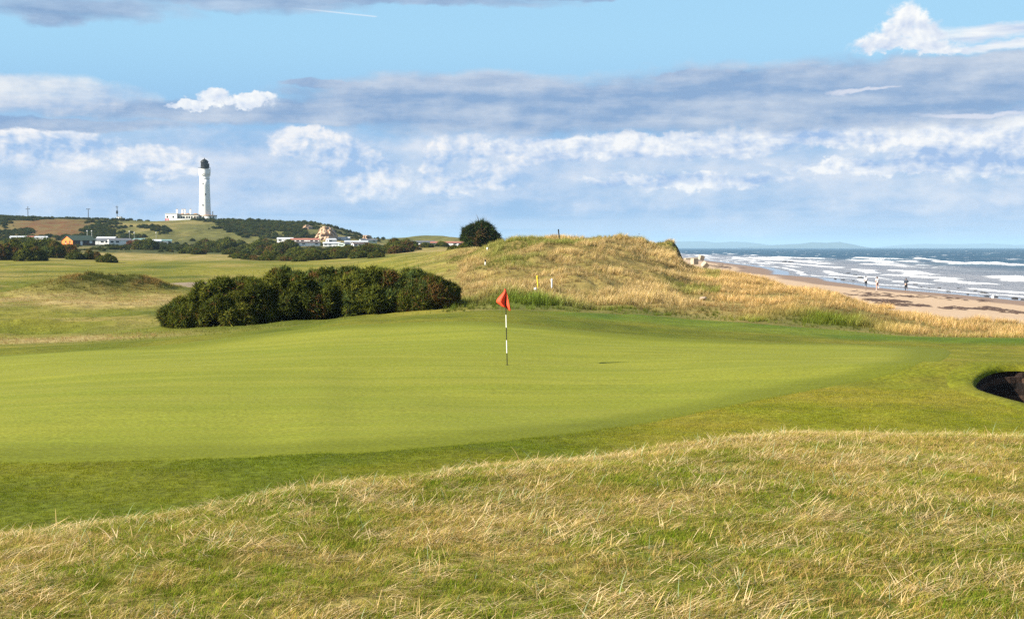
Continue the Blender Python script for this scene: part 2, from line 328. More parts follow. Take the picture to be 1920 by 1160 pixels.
def hit(px, py, dmin=3.0, dmax=1400.0):
    """first point of the land seen at that place of the photograph"""
    rx, ry, rz = ray(px, py)
    d = np.exp(np.linspace(math.log(dmin), math.log(dmax), 700)); x = rx / ry * d
    i = max(int(np.argmax(rz / ry * d <= ground_h(x, d))), 1)
    d = np.linspace(d[i - 1], d[i], 40); x = rx / ry * d; g = ground_h(x, d); i = int(np.argmax(rz / ry * d <= g))
    return float(x[i]), float(d[i]), float(CZ + g[i])
def at(px, d):
    """ground point at that column and distance"""
    x = (px - 960) / F * d
    return x, d, float(gz(np.array([x]), np.array([d]))[0])
# ------------------------------------------------------------------ object helpers
def tag(o, label=None, cat=None, group=None, kind=None):
    if label: o['label'] = label
    if cat: o['category'] = cat
    if group: o['group'] = group
    if kind: o['kind'] = kind
    return o
def empty(name, loc=(0, 0, 0), rz=0.0):
    o = bpy.data.objects.new(name, None); COL.objects.link(o); o.location = loc; o.rotation_euler = (0, 0, rz)
    o.empty_display_size = 0.2
    return o
def mesh_obj(name, verts, faces, mat=None, parent=None, smooth=False, cols=None, link=True):
    me = bpy.data.meshes.new(name)
    verts = np.asarray(verts, np.float32).reshape(-1, 3)
    if isinstance(faces, np.ndarray):
        n, k = faces.shape
        me.vertices.add(len(verts)); me.vertices.foreach_set('co', verts.ravel())
        me.loops.add(n * k); me.loops.foreach_set('vertex_index', faces.astype(np.int32).ravel())
        me.polygons.add(n); me.polygons.foreach_set('loop_start', np.arange(0, n * k, k, dtype=np.int32))
        me.update(calc_edges=True)
    else:
        me.from_pydata([tuple(map(float, v)) for v in verts], [], faces); me.update()
    if cols is not None:
        for nm, c in cols.items():
            c = np.asarray(c, np.float32)
            if c.ndim == 1:
                a = me.attributes.new(nm, 'FLOAT', 'POINT'); a.data.foreach_set('value', c)
            else:
                a = me.attributes.new(nm, 'FLOAT_COLOR', 'POINT')
                a.data.foreach_set('color', np.concatenate([c, np.ones((len(c), 1), np.float32)], 1).ravel())
    if smooth: me.polygons.foreach_set('use_smooth', np.ones(len(me.polygons), bool))
    if mat: me.materials.append(mat)
    o = bpy.data.objects.new(name, me)
    if link: COL.objects.link(o)
    if parent: o.parent = parent
    return o
class MB:
    """collects simple solids into one mesh"""
    def __init__(s): s.v = []; s.f = []
    def add(s, vs, fs):
        b = len(s.v); s.v += [tuple(v) for v in vs]; s.f += [tuple(b + i for i in f) for f in fs]; return s
    def box(s, x0, x1, y0, y1, z0, z1):
        return s.add([(x0,y0,z0),(x1,y0,z0),(x1,y1,z0),(x0,y1,z0),(x0,y0,z1),(x1,y0,z1),(x1,y1,z1),(x0,y1,z1)],
                     [(0,3,2,1),(4,5,6,7),(0,1,5,4),(1,2,6,5),(2,3,7,6),(3,0,4,7)])
    def lathe(s, prof, n=24, cx=0, cy=0, a0=0, a1=2 * math.pi, jag=0):
        full = abs(a1 - a0 - 2 * math.pi) < 1e-6; m = n if full else n + 1; vs = []; fs = []
        for r, z in prof:
            for k in range(m):
                a = a0 + (a1 - a0) * k / n; vs.append((cx + r * math.cos(a), cy + r * math.sin(a), z))
        for i in range(len(prof) - 1):
            for k in range(n):
                k2 = (k + 1) % m
                fs.append((i * m + k, i * m + k2, (i + 1) * m + k2, (i + 1) * m + k))
        if prof[0][0] > 1e-4: fs.append(tuple(range(m - 1, -1, -1)))
        if prof[-1][0] > 1e-4: fs.append(tuple((len(prof) - 1) * m + k for k in range(m)))
        return s.add(vs, fs)
    def rod(s, p, q, r0, r1=None, n=8):
        r1 = r0 if r1 is None else r1; p = Vector(p); q = Vector(q); d = (q - p).normalized()
        u = d.orthogonal().normalized(); w = d.cross(u)
        vs = [tuple(p + (u * math.cos(a) + w * math.sin(a)) * r0) for a in (2 * math.pi * k / n for k in range(n))]
        vs += [tuple(q + (u * math.cos(a) + w * math.sin(a)) * r1) for a in (2 * math.pi * k / n for k in range(n))]
        fs = [(k, (k + 1) % n, n + (k + 1) % n, n + k) for k in range(n)] + [tuple(range(n - 1, -1, -1)), tuple(range(n, 2 * n))]
        return s.add(vs, fs)
    def build(s, name, mat, parent=None, smooth=False, link=True):
        o = mesh_obj(name, s.v, s.f, mat, parent, smooth, link=link); return o

# ------------------------------------------------------------------ materials
def new_mat(name):
    m = bpy.data.materials.new(name); m.use_nodes = True; nt = m.node_tree; nt.nodes.clear()
    out = nt.nodes.new('ShaderNodeOutputMaterial'); b = nt.nodes.new('ShaderNodeBsdfPrincipled')
    nt.links.new(b.outputs[0], out.inputs['Surface']); return m, nt, b, out
def obj_coords(nt):
    tc = nt.nodes.new('ShaderNodeTexCoord'); return tc.outputs['Object']
def attr(nt, name, typ='GEOMETRY'):
    a = nt.nodes.new('ShaderNodeAttribute'); a.attribute_name = name; a.attribute_type = typ; return a
def mapping(nt, vec, scale):
    m = nt.nodes.new('ShaderNodeMapping'); m.inputs['Scale'].default_value = scale
    nt.links.new(vec, m.inputs['Vector']); return m.outputs[0]
def bump(nt, b, height, strength=0.4, dist=0.02):
    n = nt.nodes.new('ShaderNodeBump'); n.inputs['Strength'].default_value = strength; n.inputs['Distance'].default_value = dist
    nt.links.new(height.v if isinstance(height, S) else height, n.inputs['Height']); nt.links.new(n.outputs[0], b.inputs['Normal'])
def vary(nt, col, fac, lo, hi):
    """multiply a colour by a grey between lo and hi"""
    n = nt.nodes.new('ShaderNodeMapRange'); nt.links.new(fac.v, n.inputs['Value'])
    n.inputs['From Min'].default_value = 0.3; n.inputs['From Max'].default_value = 0.7
    n.inputs['To Min'].default_value = lo; n.inputs['To Max'].default_value = hi
    return n_mix(nt, 1.0, col, n.outputs[0], 'MULTIPLY')
def plain(name, col, rough=0.7, var=0.15, scale=3.0, metal=0.0, bumpy=0.0):
    m, nt, b, out = new_mat(name); oc = obj_coords(nt)
    rgb = nt.nodes.new('ShaderNodeRGB'); rgb.outputs[0].default_value = (*col, 1)
    nz = n_noise(nt, oc, scale, 5, 0.6)
    nt.links.new(vary(nt, rgb.outputs[0], nz, 1 - var, 1 + var), b.inputs['Base Color'])
    b.inputs['Roughness'].default_value = rough; b.inputs['Metallic'].default_value = metal
    b.inputs['Specular IOR Level'].default_value = 0.3
    if bumpy: bump(nt, b, nz, bumpy, 0.05)
    return m

def ground_material():
    m, nt, b, out = new_mat('turf'); oc = obj_coords(nt); a = attr(nt, 'Col')
    n1 = n_noise(nt, oc, 9.0, 5, 0.7); n2 = n_noise(nt, oc, 0.9, 6, 0.65); n3 = n_noise(nt, mapping(nt, oc, (0.25, 0.9, 0.5)), 1.0, 6, 0.7)
    c = vary(nt, a.outputs['Color'], n1, 0.50, 1.50); c = vary(nt, c, n2, 0.74, 1.26)
    c = n_mix(nt, (n3.sstep(0.5, 0.75)) * 0.35, c, n_mix(nt, 1.0, c, (1.35, 1.05, 0.9), 'MULTIPLY'))
    nt.links.new(c, b.inputs['Base Color']); b.inputs['Roughness'].default_value = 0.9
    b.inputs['Specular IOR Level'].default_value = 0.1
    bump(nt, b, n1 * 0.6 + n2, 0.6, 0.06); return m
def green_material():
    m, nt, b, out = new_mat('mown_green'); oc = obj_coords(nt)
    st = n_noise(nt, mapping(nt, oc, (0.10, 1.1, 0.3)), 1.0, 7, 0.62)            # mower grain, across the view
    st2 = n_noise(nt, mapping(nt, oc, (0.35, 3.4, 0.3)), 1.0, 5, 0.6)
    fine = n_noise(nt, mapping(nt, oc, (14, 22, 10)), 1.0, 4, 0.75); pat = n_noise(nt, oc, 0.22, 6, 0.65)
    c = n_mix(nt, st.sstep(0.25, 0.75), (0.150, 0.168, 0.013), (0.206, 0.207, 0.024))
    c = n_mix(nt, pat.sstep(0.45, 0.7) * 0.4, c, (0.146, 0.174, 0.013))
    rim = S(nt, attr(nt, 'rim').outputs['Fac']); edge = (rim + (pat - 0.5) * 0.5 + (fine - 0.5) * 0.4).sstep(0.2, 0.85)
    c = n_mix(nt, edge, c, (0.122, 0.136, 0.009))
    c = vary(nt, c, st2, 0.92, 1.08); c = vary(nt, c, fine, 0.55, 1.45)
    nt.links.new(c, b.inputs['Base Color']); b.inputs['Roughness'].default_value = 0.85; b.inputs['Specular IOR Level'].default_value = 0.12
    bump(nt, b, fine, 0.25, 0.012); return m
def sand_material():
    m, nt, b, out = new_mat('beach_sand'); oc = obj_coords(nt); wet = attr(nt, 'wet'); W = S(nt, wet.outputs['Fac'])
    n1 = n_noise(nt, mapping(nt, oc, (0.6, 0.25, 1)), 1.0, 7, 0.65); n2 = n_noise(nt, oc, 6.0, 4, 0.6)
    W2 = (W + (n1 - 0.5) * 0.35)
    damp = W2.sstep(0.22, 0.36); film = W2.sstep(0.72, 0.80)
    dry = n_mix(nt, n1, (0.40, 0.28, 0.18), (0.50, 0.37, 0.25))
    c = n_mix(nt, damp, dry, (0.235, 0.15, 0.095)); c = n_mix(nt, film, c, (0.17, 0.14, 0.13))
    c = vary(nt, c, n2, 0.88, 1.12)
    nt.links.new(c, b.inputs['Base Color'])
    nt.links.new((0.9 - damp * 0.3 - film * 0.5).v, b.inputs['Roughness'])
    nt.links.new((0.1 + damp * 0.2 + film * 0.5).v, b.inputs['Specular IOR Level'])
    bump(nt, b, n2 * (1.0 - film), 0.3, 0.03); return m
def sea_material():
    m, nt, b, out = new_mat('sea_water'); oc = obj_coords(nt)
    fo = attr(nt, 'foam'); sh = attr(nt, 'shallow'); FO = S(nt, fo.outputs['Fac']); SHL = S(nt, sh.outputs['Fac'])
    n1 = n_noise(nt, mapping(nt, oc, (0.35, 0.12, 1)), 1.0, 8, 0.7); n2 = n_noise(nt, mapping(nt, oc, (0.045, 0.02, 1)), 1.0, 5, 0.6)
    n3 = n_noise(nt, mapping(nt, oc, (1.6, 0.5, 1)), 1.0, 5, 0.7)
    deep = n_mix(nt, n2.sstep(0.35, 0.65), (0.016, 0.055, 0.105), (0.032, 0.085, 0.128))
    c = n_mix(nt, SHL, deep, (0.26, 0.255, 0.27))
    foam = (FO + (n1 - 0.5) * 1.3 + (n3 - 0.5) * 0.7 + (n2 - 0.5) * 0.5).sstep(0.40, 0.90)
    c = n_mix(nt, foam, c, (0.80, 0.81, 0.82))
    nt.links.new(c, b.inputs['Base Color'])
    nt.links.new((0.42 + foam * 0.5).v, b.inputs['Roughness'])
    b.inputs['IOR'].default_value = 1.33
    nt.links.new((0.30 + SHL * 0.2 - foam * 0.2).v, b.inputs['Specular IOR Level'])
    bump(nt, b, n1 + n2 * 2.0, 1.0, 1.2); return m
MT = ground_material(); MG = green_material(); MS = sand_material(); MW = sea_material()

def grass_material(name, trans=0.35):
    m, nt, b, out = new_mat(name); nt.nodes.remove(b)
    a = attr(nt, 'bcol'); t = attr(nt, 'tint', 'INSTANCER')
    c = n_mix(nt, 1.0, a.outputs['Color'], t.outputs['Color'], 'MULTIPLY')
    d = nt.nodes.new('ShaderNodeBsdfDiffuse'); tr = nt.nodes.new('ShaderNodeBsdfTranslucent'); mx = nt.nodes.new('ShaderNodeMixShader')
    nt.links.new(c, d.inputs['Color']); nt.links.new(c, tr.inputs['Color']); mx.inputs[0].default_value = trans
    nt.links.new(d.outputs[0], mx.inputs[1]); nt.links.new(tr.outputs[0], mx.inputs[2]); nt.links.new(mx.outputs[0], out.inputs['Surface'])
    return m
MGR = grass_material('grass_blades')
def leaf_material(name, trans=0.2):
    m, nt, b, out = new_mat(name); nt.nodes.remove(b); a = attr(nt, 'bcol')
    d = nt.nodes.new('ShaderNodeBsdfDiffuse'); tr = nt.nodes.new('ShaderNodeBsdfTranslucent'); mx = nt.nodes.new('ShaderNodeMixShader')
    nt.links.new(a.outputs['Color'], d.inputs['Color']); nt.links.new(a.outputs['Color'], tr.inputs['Color']); mx.inputs[0].default_value = trans
    nt.links.new(d.outputs[0], mx.inputs[1]); nt.links.new(tr.outputs[0], mx.inputs[2]); nt.links.new(mx.outputs[0], out.inputs['Surface'])
    return m
MLF = leaf_material('gorse_leaves')

# ------------------------------------------------------------------ ground sheet
def mixc(a, b, f):
    f = np.asarray(f)[..., None]; return np.asarray(a) * (1 - f) + np.asarray(b) * f
GREEN_PX = [(-420,690),(-150,672),(0,664),(200,655),(300,648),(420,634),(520,622),(620,612),(740,605),(880,602),(980,608),(1080,618),(1200,629),(1330,637),(1460,643),(1580,645),(1680,647),(1760,652),(1788,660),(1776,672),(1716,692),(1620,712),(1490,738),(1360,764),(1220,792),(1080,814),(940,828),(800,842),(650,852),(480,858),(300,862),(120,866),(-100,874),(-420,890)]
GP = []
for p in GREEN_PX:
    x_, y_, z_ = hit(p[0], p[1], 14.0, 64.0); GP.append((x_, y_))
GP = np.array(GP)
def inside_poly(x, y, poly):
    r = np.zeros(x.shape, bool); n = len(poly)
    for i in range(n):
        x0, y0 = poly[i]; x1, y1 = poly[(i + 1) % n]
        c = ((y0 > y) != (y1 > y)); r ^= c & (x < (x1 - x0) * (y - y0) / (y1 - y0 + 1e-12) + x0)
    return r
FAR_EDGE = (np.array([-500, 0, 300, 480, 600, 720, 880, 1000, 1200, 1440, 1680, 1920, 2500]),
            np.array([54, 56, 57, 59, 61, 62, 64.5, 65, 67, 64.5, 60, 58, 57.]))
def dry_mask(x, y, px, d):
    """patches of bleached grass in the left field"""
    m = 0.9 * gauss(x, y, -30, 106, 15, 9) + 0.8 * gauss(x, y, -46, 112, 10, 8) + 0.8 * gauss(x, y, -24, 118, 9, 8) + 0.5 * gauss(x, y, -20, 66, 6, 3)
    m = m + 0.9 * sstep(270, 310, d) * (1 - sstep(400, 430, d)) + 0.5 * gauss(x, y, -22.5, 64, 6, 3.5)
    m = m + 0.6 * sstep(700, 880, px) * sstep(75, 100, d) * (1 - sstep(300, 380, d))
    return m
def ground_colour(x, y, h):
    px = np.clip(960 + F * x / np.maximum(y, .5), -500, 2500); d = y
    n1 = fbm(x / 3.0, y / 4.0, 4, 71); n2 = fbm(x / 12, y / 16, 4, 73); n3 = fbm(x / 0.8, y / 0.8, 3, 77)
    c = mixc((0.150, 0.165, 0.030), (0.30, 0.235, 0.085), sstep(-0.3, 0.4, n3 * 0.6 + n1 * 0.6))     # rough of the mound
    # apron round the green: darker, longer turf with yellow patches
    cd = crest_d(px); ap = sstep(cd + 0.8, cd + 2.0, d)
    apc = mixc((0.120, 0.142, 0.010), (0.195, 0.186, 0.019), sstep(-0.35, 0.5, n1 * 0.7 + n2 * 0.5))
    right = sstep(950, 1400, px) * sstep(19, 26, d) * (1 - sstep(46, 54, d))
    apc = mixc(apc, mixc((0.185, 0.190, 0.015), (0.265, 0.222, 0.036), sstep(-0.60, 0.75, n1 + 0.5 * n3 + 0.3 * n2)), right)
    near = (1 - sstep(800, 1300, px)) * (1 - sstep(16, 26, d + 2.5 * n2 + 1.2 * n1))
    apc = mixc(apc, mixc((0.075, 0.115, 0.008), (0.120, 0.145, 0.012), sstep(-.4, .4, n1)), near * 0.85)
    c = mixc(c, apc, ap)
    fe = np.interp(px, *FAR_EDGE) + n1 * 0.8
    out = sstep(fe - 0.3, fe + 0.8, d)
    fr = sstep(fe - 9, fe - 5, d) * (1 - out) * sstep(980, 1150, px)
    c = mixc(c, mixc((0.105, 0.160, 0.014), (0.165, 0.200, 0.022), sstep(-.4, .4, n1)), fr)
    # left field
    fld = mixc((0.165, 0.170, 0.022), (0.270, 0.235, 0.042), sstep(-0.4, 0.4, n2 + 0.3 * n1))
    fld = mixc(fld, (0.36, 0.27, 0.10), 0.65 * sstep(0.05, 0.5, fbm(x / 9, y / 7, 4, 91)) * sstep(60, 66, d))
    fld = mixc(fld, (0.085, 0.110, 0.014), 0.75 * sstep(0.12, 0.5, fbm(x / 11, y / 8, 4, 93)))
    fld = mixc(fld, (0.10, 0.125, 0.016), np.clip(gauss(x, y, -27, 74.5, 9, 2.6) + gauss(x, y, -40, 150, 9, 10) * .5, 0, 1) * 0.85)  # bank's shaded hollow painted in as darker green, plus a fainter patch beyond
    fld = mixc(fld, mixc((0.36, 0.265, 0.11), (0.45, 0.33, 0.17), sstep(-.3, .3, n1)), np.clip(dry_mask(x, y, px, d) * (0.75 + 0.9 * n1), 0, 1))
    fld = mixc(fld, (0.070, 0.075, 0.020), np.clip(gauss(x, y, -37, 126, 5, 6) * 1.2, 0, 0.9))
    scr = sstep(385, 415, d + 25 * n2)
    fld = mixc(fld, mixc((0.070, 0.078, 0.022), (0.26, 0.20, 0.085), sstep(-0.10, 0.50, n2 + 0.6 * n1)), scr)
    hill = sstep(610, 660, d)
    nh = fbm(x / 26, y / 40, 4, 79)
    hc = mixc(mixc((0.115, 0.110, 0.035), (0.19, 0.175, 0.055), sstep(-.4, .4, n1)), (0.30, 0.235, 0.10), sstep(-.1, .5, nh))
    br = gauss(px, d, 95, 735, 75, 90)
    hc = mixc(hc, mixc((0.20, 0.085, 0.035), (0.19, 0.13, 0.055), sstep(-.4, .4, n1)), np.clip(br * 1.5, 0, 1))
    fld = mixc(fld, hc, hill)
    # dunes
    dun = mixc((0.24, 0.185, 0.065), (0.34, 0.25, 0.10), sstep(-.4, .4, n1))
    dun = mixc(dun, (0.12, 0.145, 0.030), np.clip(gauss(px, d, 980, 70, 130, 7) + gauss(px, d, 1560, 68, 110, 7) * .9 + gauss(px, d, 1230, 69, 120, 5) * .6, 0, 1))
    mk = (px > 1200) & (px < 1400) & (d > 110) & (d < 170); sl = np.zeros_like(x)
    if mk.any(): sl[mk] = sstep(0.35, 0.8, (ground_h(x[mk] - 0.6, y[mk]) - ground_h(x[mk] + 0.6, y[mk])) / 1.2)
    dun = mixc(dun, (0.075, 0.072, 0.022), sl * sstep(1200, 1240, px) * sstep(110, 120, d) * (1 - sstep(150, 170, d)))  # shade of the steep seaward dune end painted into the ground colour
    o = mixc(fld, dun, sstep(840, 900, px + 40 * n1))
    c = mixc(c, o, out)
    c = mixc(c, (0.42, 0.33, 0.22), sstep(1.0, 3.0, x - edge_x(y)) )
    # worn path
    pth = gauss(x, y, -34.2, 147, 2.9, 8) + gauss(x, y, -33.0, 138, 2.6, 6) + gauss(x, y, -31, 152, 3, 6)
    c = mixc(c, (0.34, 0.255, 0.225), sstep(0.45, 0.65, pth + 0.25 * n1))
    return np.clip(c * np.array([0.68, 0.70, 0.54]), 0.004, 0.9)

def fan_grid(ts, ds):
    T, D = np.meshgrid(ts, ds); x = T * D; y = D
    nr, nc = T.shape; i = np.arange(nr * nc).reshape(nr, nc)
    f = np.stack([i[:-1, :-1], i[:-1, 1:], i[1:, 1:], i[1:, :-1]], -1).reshape(-1, 4)
    return x.ravel(), y.ravel(), f
def steps(segs):
    out = []
    for a, b, s in segs: out += list(np.arange(a, b, s))
    return out
def build_ground():
    tin = np.arange(-1080, 1080.1, 4.2) / F
    ts = np.concatenate([-np.array([3.0, 2.2, 1.6, 1.2, .95, .8, .7, .62, .56, .52, .49, .46, .44, .425]), tin, np.array([.425, .44, .46, .49, .52, .56, .62, .7, .8, .95, 1.2, 1.6, 2.2, 3.0])])
    ds = steps([(0.6, 4, 0.3), (4, 16, 0.11), (16, 30, 0.22), (30, 64, 0.32), (64, 136, 0.42), (136, 200, 1.0), (200, 420, 2.6), (420, 620, 5), (620, 860, 2.4), (860, 1200, 12), (1200, 3001, 120)])
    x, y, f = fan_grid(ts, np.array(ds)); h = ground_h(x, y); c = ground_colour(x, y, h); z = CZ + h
    # the soil lies a little lower under the green's own sheet
    GC = np.array([-1.0, 38.0]); ins = inside_poly(x, y, GC + (GP - GC) * 0.97); z = z - 0.02 * ins
    # bunker hole
    be = ((x - BK[0]) / BK[2]) ** 2 + ((y - BK[1]) / BK[3]) ** 2
    fc = f.mean(1).astype(int); fx = x[f].mean(1); fy = y[f].mean(1)
    inb = (((fx - BK[0]) / (BK[2] + .12)) ** 2 + ((fy - BK[1]) / (BK[3] + .12)) ** 2) < 1
    isb = (fx > edge_x(fy) + 1.6) & (fy > 40)
    wet = 1 - (shore_x(y) - x) / 16.0                  # 1 at the water line, 0 sixteen metres up the sand
    V = np.stack([x, y, z], 1)
    def sub(mask):
        ff = f[mask]; u, inv = np.unique(ff, return_inverse=True); return u, inv.reshape(-1, 4)
    keep = (~inb) & (~isb)
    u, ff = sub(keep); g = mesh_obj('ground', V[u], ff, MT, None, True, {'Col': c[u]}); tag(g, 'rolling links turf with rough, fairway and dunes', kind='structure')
    m2 = isb & (fx < shore_x(fy) + 60)
    u, ff = sub(m2); bch = mesh_obj('beach', V[u], ff, MS, None, True, {'wet': wet[u]}); tag(bch, 'pale sandy beach curving along the sea', kind='structure')
build_ground()

def build_green():
    # polar sheet from the middle of the green to its outline
    n = 260; P = GP; seg = np.linalg.norm(np.roll(P, -1, 0) - P, axis=1); cum = np.concatenate([[0], np.cumsum(seg)]); tot = cum[-1]
    s = np.linspace(0, tot, n, endpoint=False); Q = np.concatenate([P, P[:1]])
    bx = np.interp(s, cum, Q[:, 0]); by = np.interp(s, cum, Q[:, 1])
    k = np.exp(-0.5 * (np.arange(-4, 5) / 2.0) ** 2); k /= k.sum()
    sm = lambda a: np.convolve(np.concatenate([a[-4:], a, a[:4]]), k, 'valid')
    bx, by = sm(bx), sm(by); c = np.array([-1.0, 38.0]); nr = 70
    rr = np.linspace(0, 1, nr + 1)[1:]; rr[-2] = 0.992
    x = np.concatenate([[c[0]], (c[0] + rr[:, None] * (bx - c[0])[None]).ravel()]); y = np.concatenate([[c[1]], (c[1] + rr[:, None] * (by - c[1])[None]).ravel()])
    z = gz(x, y) + 0.010; z[-n:] -= 0.013
    rim = np.concatenate([[0], np.repeat(sstep(0.76, 1.0, rr), n)])
    fs = [(0, 1 + i, 1 + (i + 1) % n) for i in range(n)]
    for r in range(nr - 1):
        a = 1 + r * n; b = a + n
        fs += [(a + i, b + i, b + (i + 1) % n, a + (i + 1) % n) for i in range(n)]
    o = mesh_obj('putting_green', np.stack([x, y, z], 1), fs, MG, None, True, {'rim': rim}); tag(o, 'closely mown putting green with the flag in it', kind='structure')
build_green()

# ------------------------------------------------------------------ sea
def build_sea():
    ts = np.concatenate([np.linspace(-3, 0.06, 30), np.arange(0.07, 0.405, 3.0 / F), np.linspace(0.41, 3.0, 24)])
    ds = np.array(steps([(40, 150, 4.0), (150, 300, 0.9), (300, 720, 1.6), (720, 900, 6), (900, 2000, 40), (2000, 6000, 300), (6000, 30001, 2000)]))
    x, y, f = fan_grid(ts, ds)
    s = x - shore_x(y)
    inz = (y < 1000)
    foam = np.zeros_like(x); z = np.zeros_like(x)
    mean = lambda sd, sc: fbm(y / sc, np.full_like(y, sd * 3.7), 3, sd)
    # lines of surf roughly along the shore
    for k, (s0, amp, w, gate, ln) in enumerate([(2.5, .05, 1.2, -0.6, 60), (8.5, .18, 2.4, -0.25, 45), (17, .35, 3.4, -0.20, 60), (27, .5, 5.0, -0.15, 80), (38, .6, 6.0, -0.05, 90), (52, .8, 7.0, -0.02, 110), (72, 1.0, 8.0, 0.10, 120)]):
        ctr = s0 + mean(101 + k, ln) * s0 * 0.22 + mean(111 + k, ln * 0.25) * w * 0.6 + fbm(y / 9, x / 9, 3, 131 + k) * 1.4
        g = sstep(gate, gate + 0.30, mean(161 + k, ln * 0.8)) * (1 if k < 4 else 0.15 + 0.85 * sstep(330, 470, y))
        q = s - ctr
        front = np.exp(-(np.maximum(-q, 0) / (w * 0.35)) ** 2) * np.exp(-(np.maximum(q, 0) / w) ** 2)
        foam = np.maximum(foam, front * g * 1.05)
        foam = np.maximum(foam, 0.52 * np.exp(-np.maximum(-q, 0) / (w * 0.25)) * np.exp(-np.maximum(q, 0) / (w * 1.8)) * g)
        z = z + amp * front * (0.4 + 0.6 * g)
    # two big breakers
    for cx_, cy_, rl, rw, hh in ((163, 560, 26, 5, 1.6), (150, 545, 40, 6, .7), (146, 590, 50, 7, .7), (128, 690, 60, 8, 1.1), (175, 520, 45, 5, .6), (96, 640, 0.1, .1, 0)):
        b = gauss(x, y, cx_ + (y - cy_) * 0.12, cy_, rw, rl) * (0.75 + 0.5 * fbm(x / 3, y / 5, 3, 191)); z = z + hh * b; foam = np.maximum(foam, b * 1.3)
    z = z + inz * sstep(3, 40, s) * (fbm(x / 9, y / 30, 3, 201) * 0.18)
    z = z * (np.abs(x / y) < 0.45) - 0.0
    caps = sstep(0.40, 0.52, fbm(x / 7, y / 22, 3, 211)) * sstep(60, 110, s) * (y < 2500) * 0.75
    foam = np.maximum(foam, caps)
    shallow = np.clip((1 - sstep(20, 95, s)) * 0.9 + 0.12 * fbm(x / 12, y / 40, 3, 221), 0, 1)
    keepv = (s > -7) | (y > 900)
    fk = keepv[f].all(1)
    u, inv = np.unique(f[fk], return_inverse=True)
    o = mesh_obj('sea', np.stack([x, y, z], 1)[u], inv.reshape(-1, 4), MW, None, True, {'foam': foam[u], 'shallow': shallow[u]}); tag(o, 'blue grey sea with lines of white surf', kind='structure')
build_sea()

# ------------------------------------------------------------------ far shore
def far_hill(name, d, pts, depth, label):
    pxs = np.linspace(pts[0][0], pts[-1][0], 140); tops = np.interp(pxs, [p[0] for p in pts], [p[1] for p in pts])
    tops = tops + fbm(pxs / 14, pxs * 0, 3, int(d)) * 0.45
    rows = []; prof = [(-0.5, 0.0), (-0.3, 0.45), (-0.12, 0.85), (0, 1.0), (0.2, 0.75), (0.5, 0.0)]
    for off, k in prof:
        dd = d + off * depth
        x = (pxs - 960) / F * d; z = np.maximum(CZ + (464 - tops) / F * d, 0) * k * (1 + 0.15 * fbm(pxs / 9, pxs * 0 + off * 9, 3, 5) * (0 < k < 1)) - 2 * (k == 0)
        rows.append(np.stack([x, np.full_like(x, dd), z], 1))
    V = np.concatenate(rows); n = len(pxs); i = np.arange(len(V)).reshape(len(prof), n)
    f = np.stack([i[:-1, :-1], i[:-1, 1:], i[1:, 1:], i[1:, :-1]], -1).reshape(-1, 4)
    o = mesh_obj(name, V, f, plain(name + '_heath', (0.05, 0.07, 0.05), 0.95, 0.3, 0.004), None, True); tag(o, label, kind='structure')
far_hill('far_hill', 15000, [(1395, 464), (1430, 461), (1470, 458), (1500, 457), (1525, 453.5), (1545, 455), (1575, 453.5), (1595, 458), (1612, 464)], 1500, 'darker hazy headland beyond the sea')
far_hill('far_hill', 18500, [(1150, 464), (1180, 459), (1240, 455), (1275, 452), (1320, 452), (1345, 455), (1370, 453), (1400, 454), (1440, 459), (1500, 462), (1560, 464)], 2500, 'pale hazy hills beyond the sea')
far_hill('far_hill', 22000, [(1660, 464), (1690, 459), (1740, 457), (1790, 458), (1850, 456), (1900, 459), (1980, 458), (2050, 464)], 2500, 'faintest hazy hills on the horizon')
def build_haze():
    mb = MB().box(-95000, 95000, -60, 30500, -14, 125)
    m = bpy.data.materials.new('sea_haze'); m.use_nodes = True; nt = m.node_tree; nt.nodes.clear()
    out = nt.nodes.new('ShaderNodeOutputMaterial'); v = nt.nodes.new('ShaderNodeVolumePrincipled')
    v.inputs['Color'].default_value = (0.50, 0.76, 1.0, 1); v.inputs['Density'].default_value = HAZE; v.inputs['Anisotropy'].default_value = 0.0
    nt.links.new(v.outputs[0], out.inputs['Volume'])
    o = mb.build('haze', m); tag(o, 'thin sea haze filling the air', kind='stuff')
HAZE = 0.00007
build_haze()
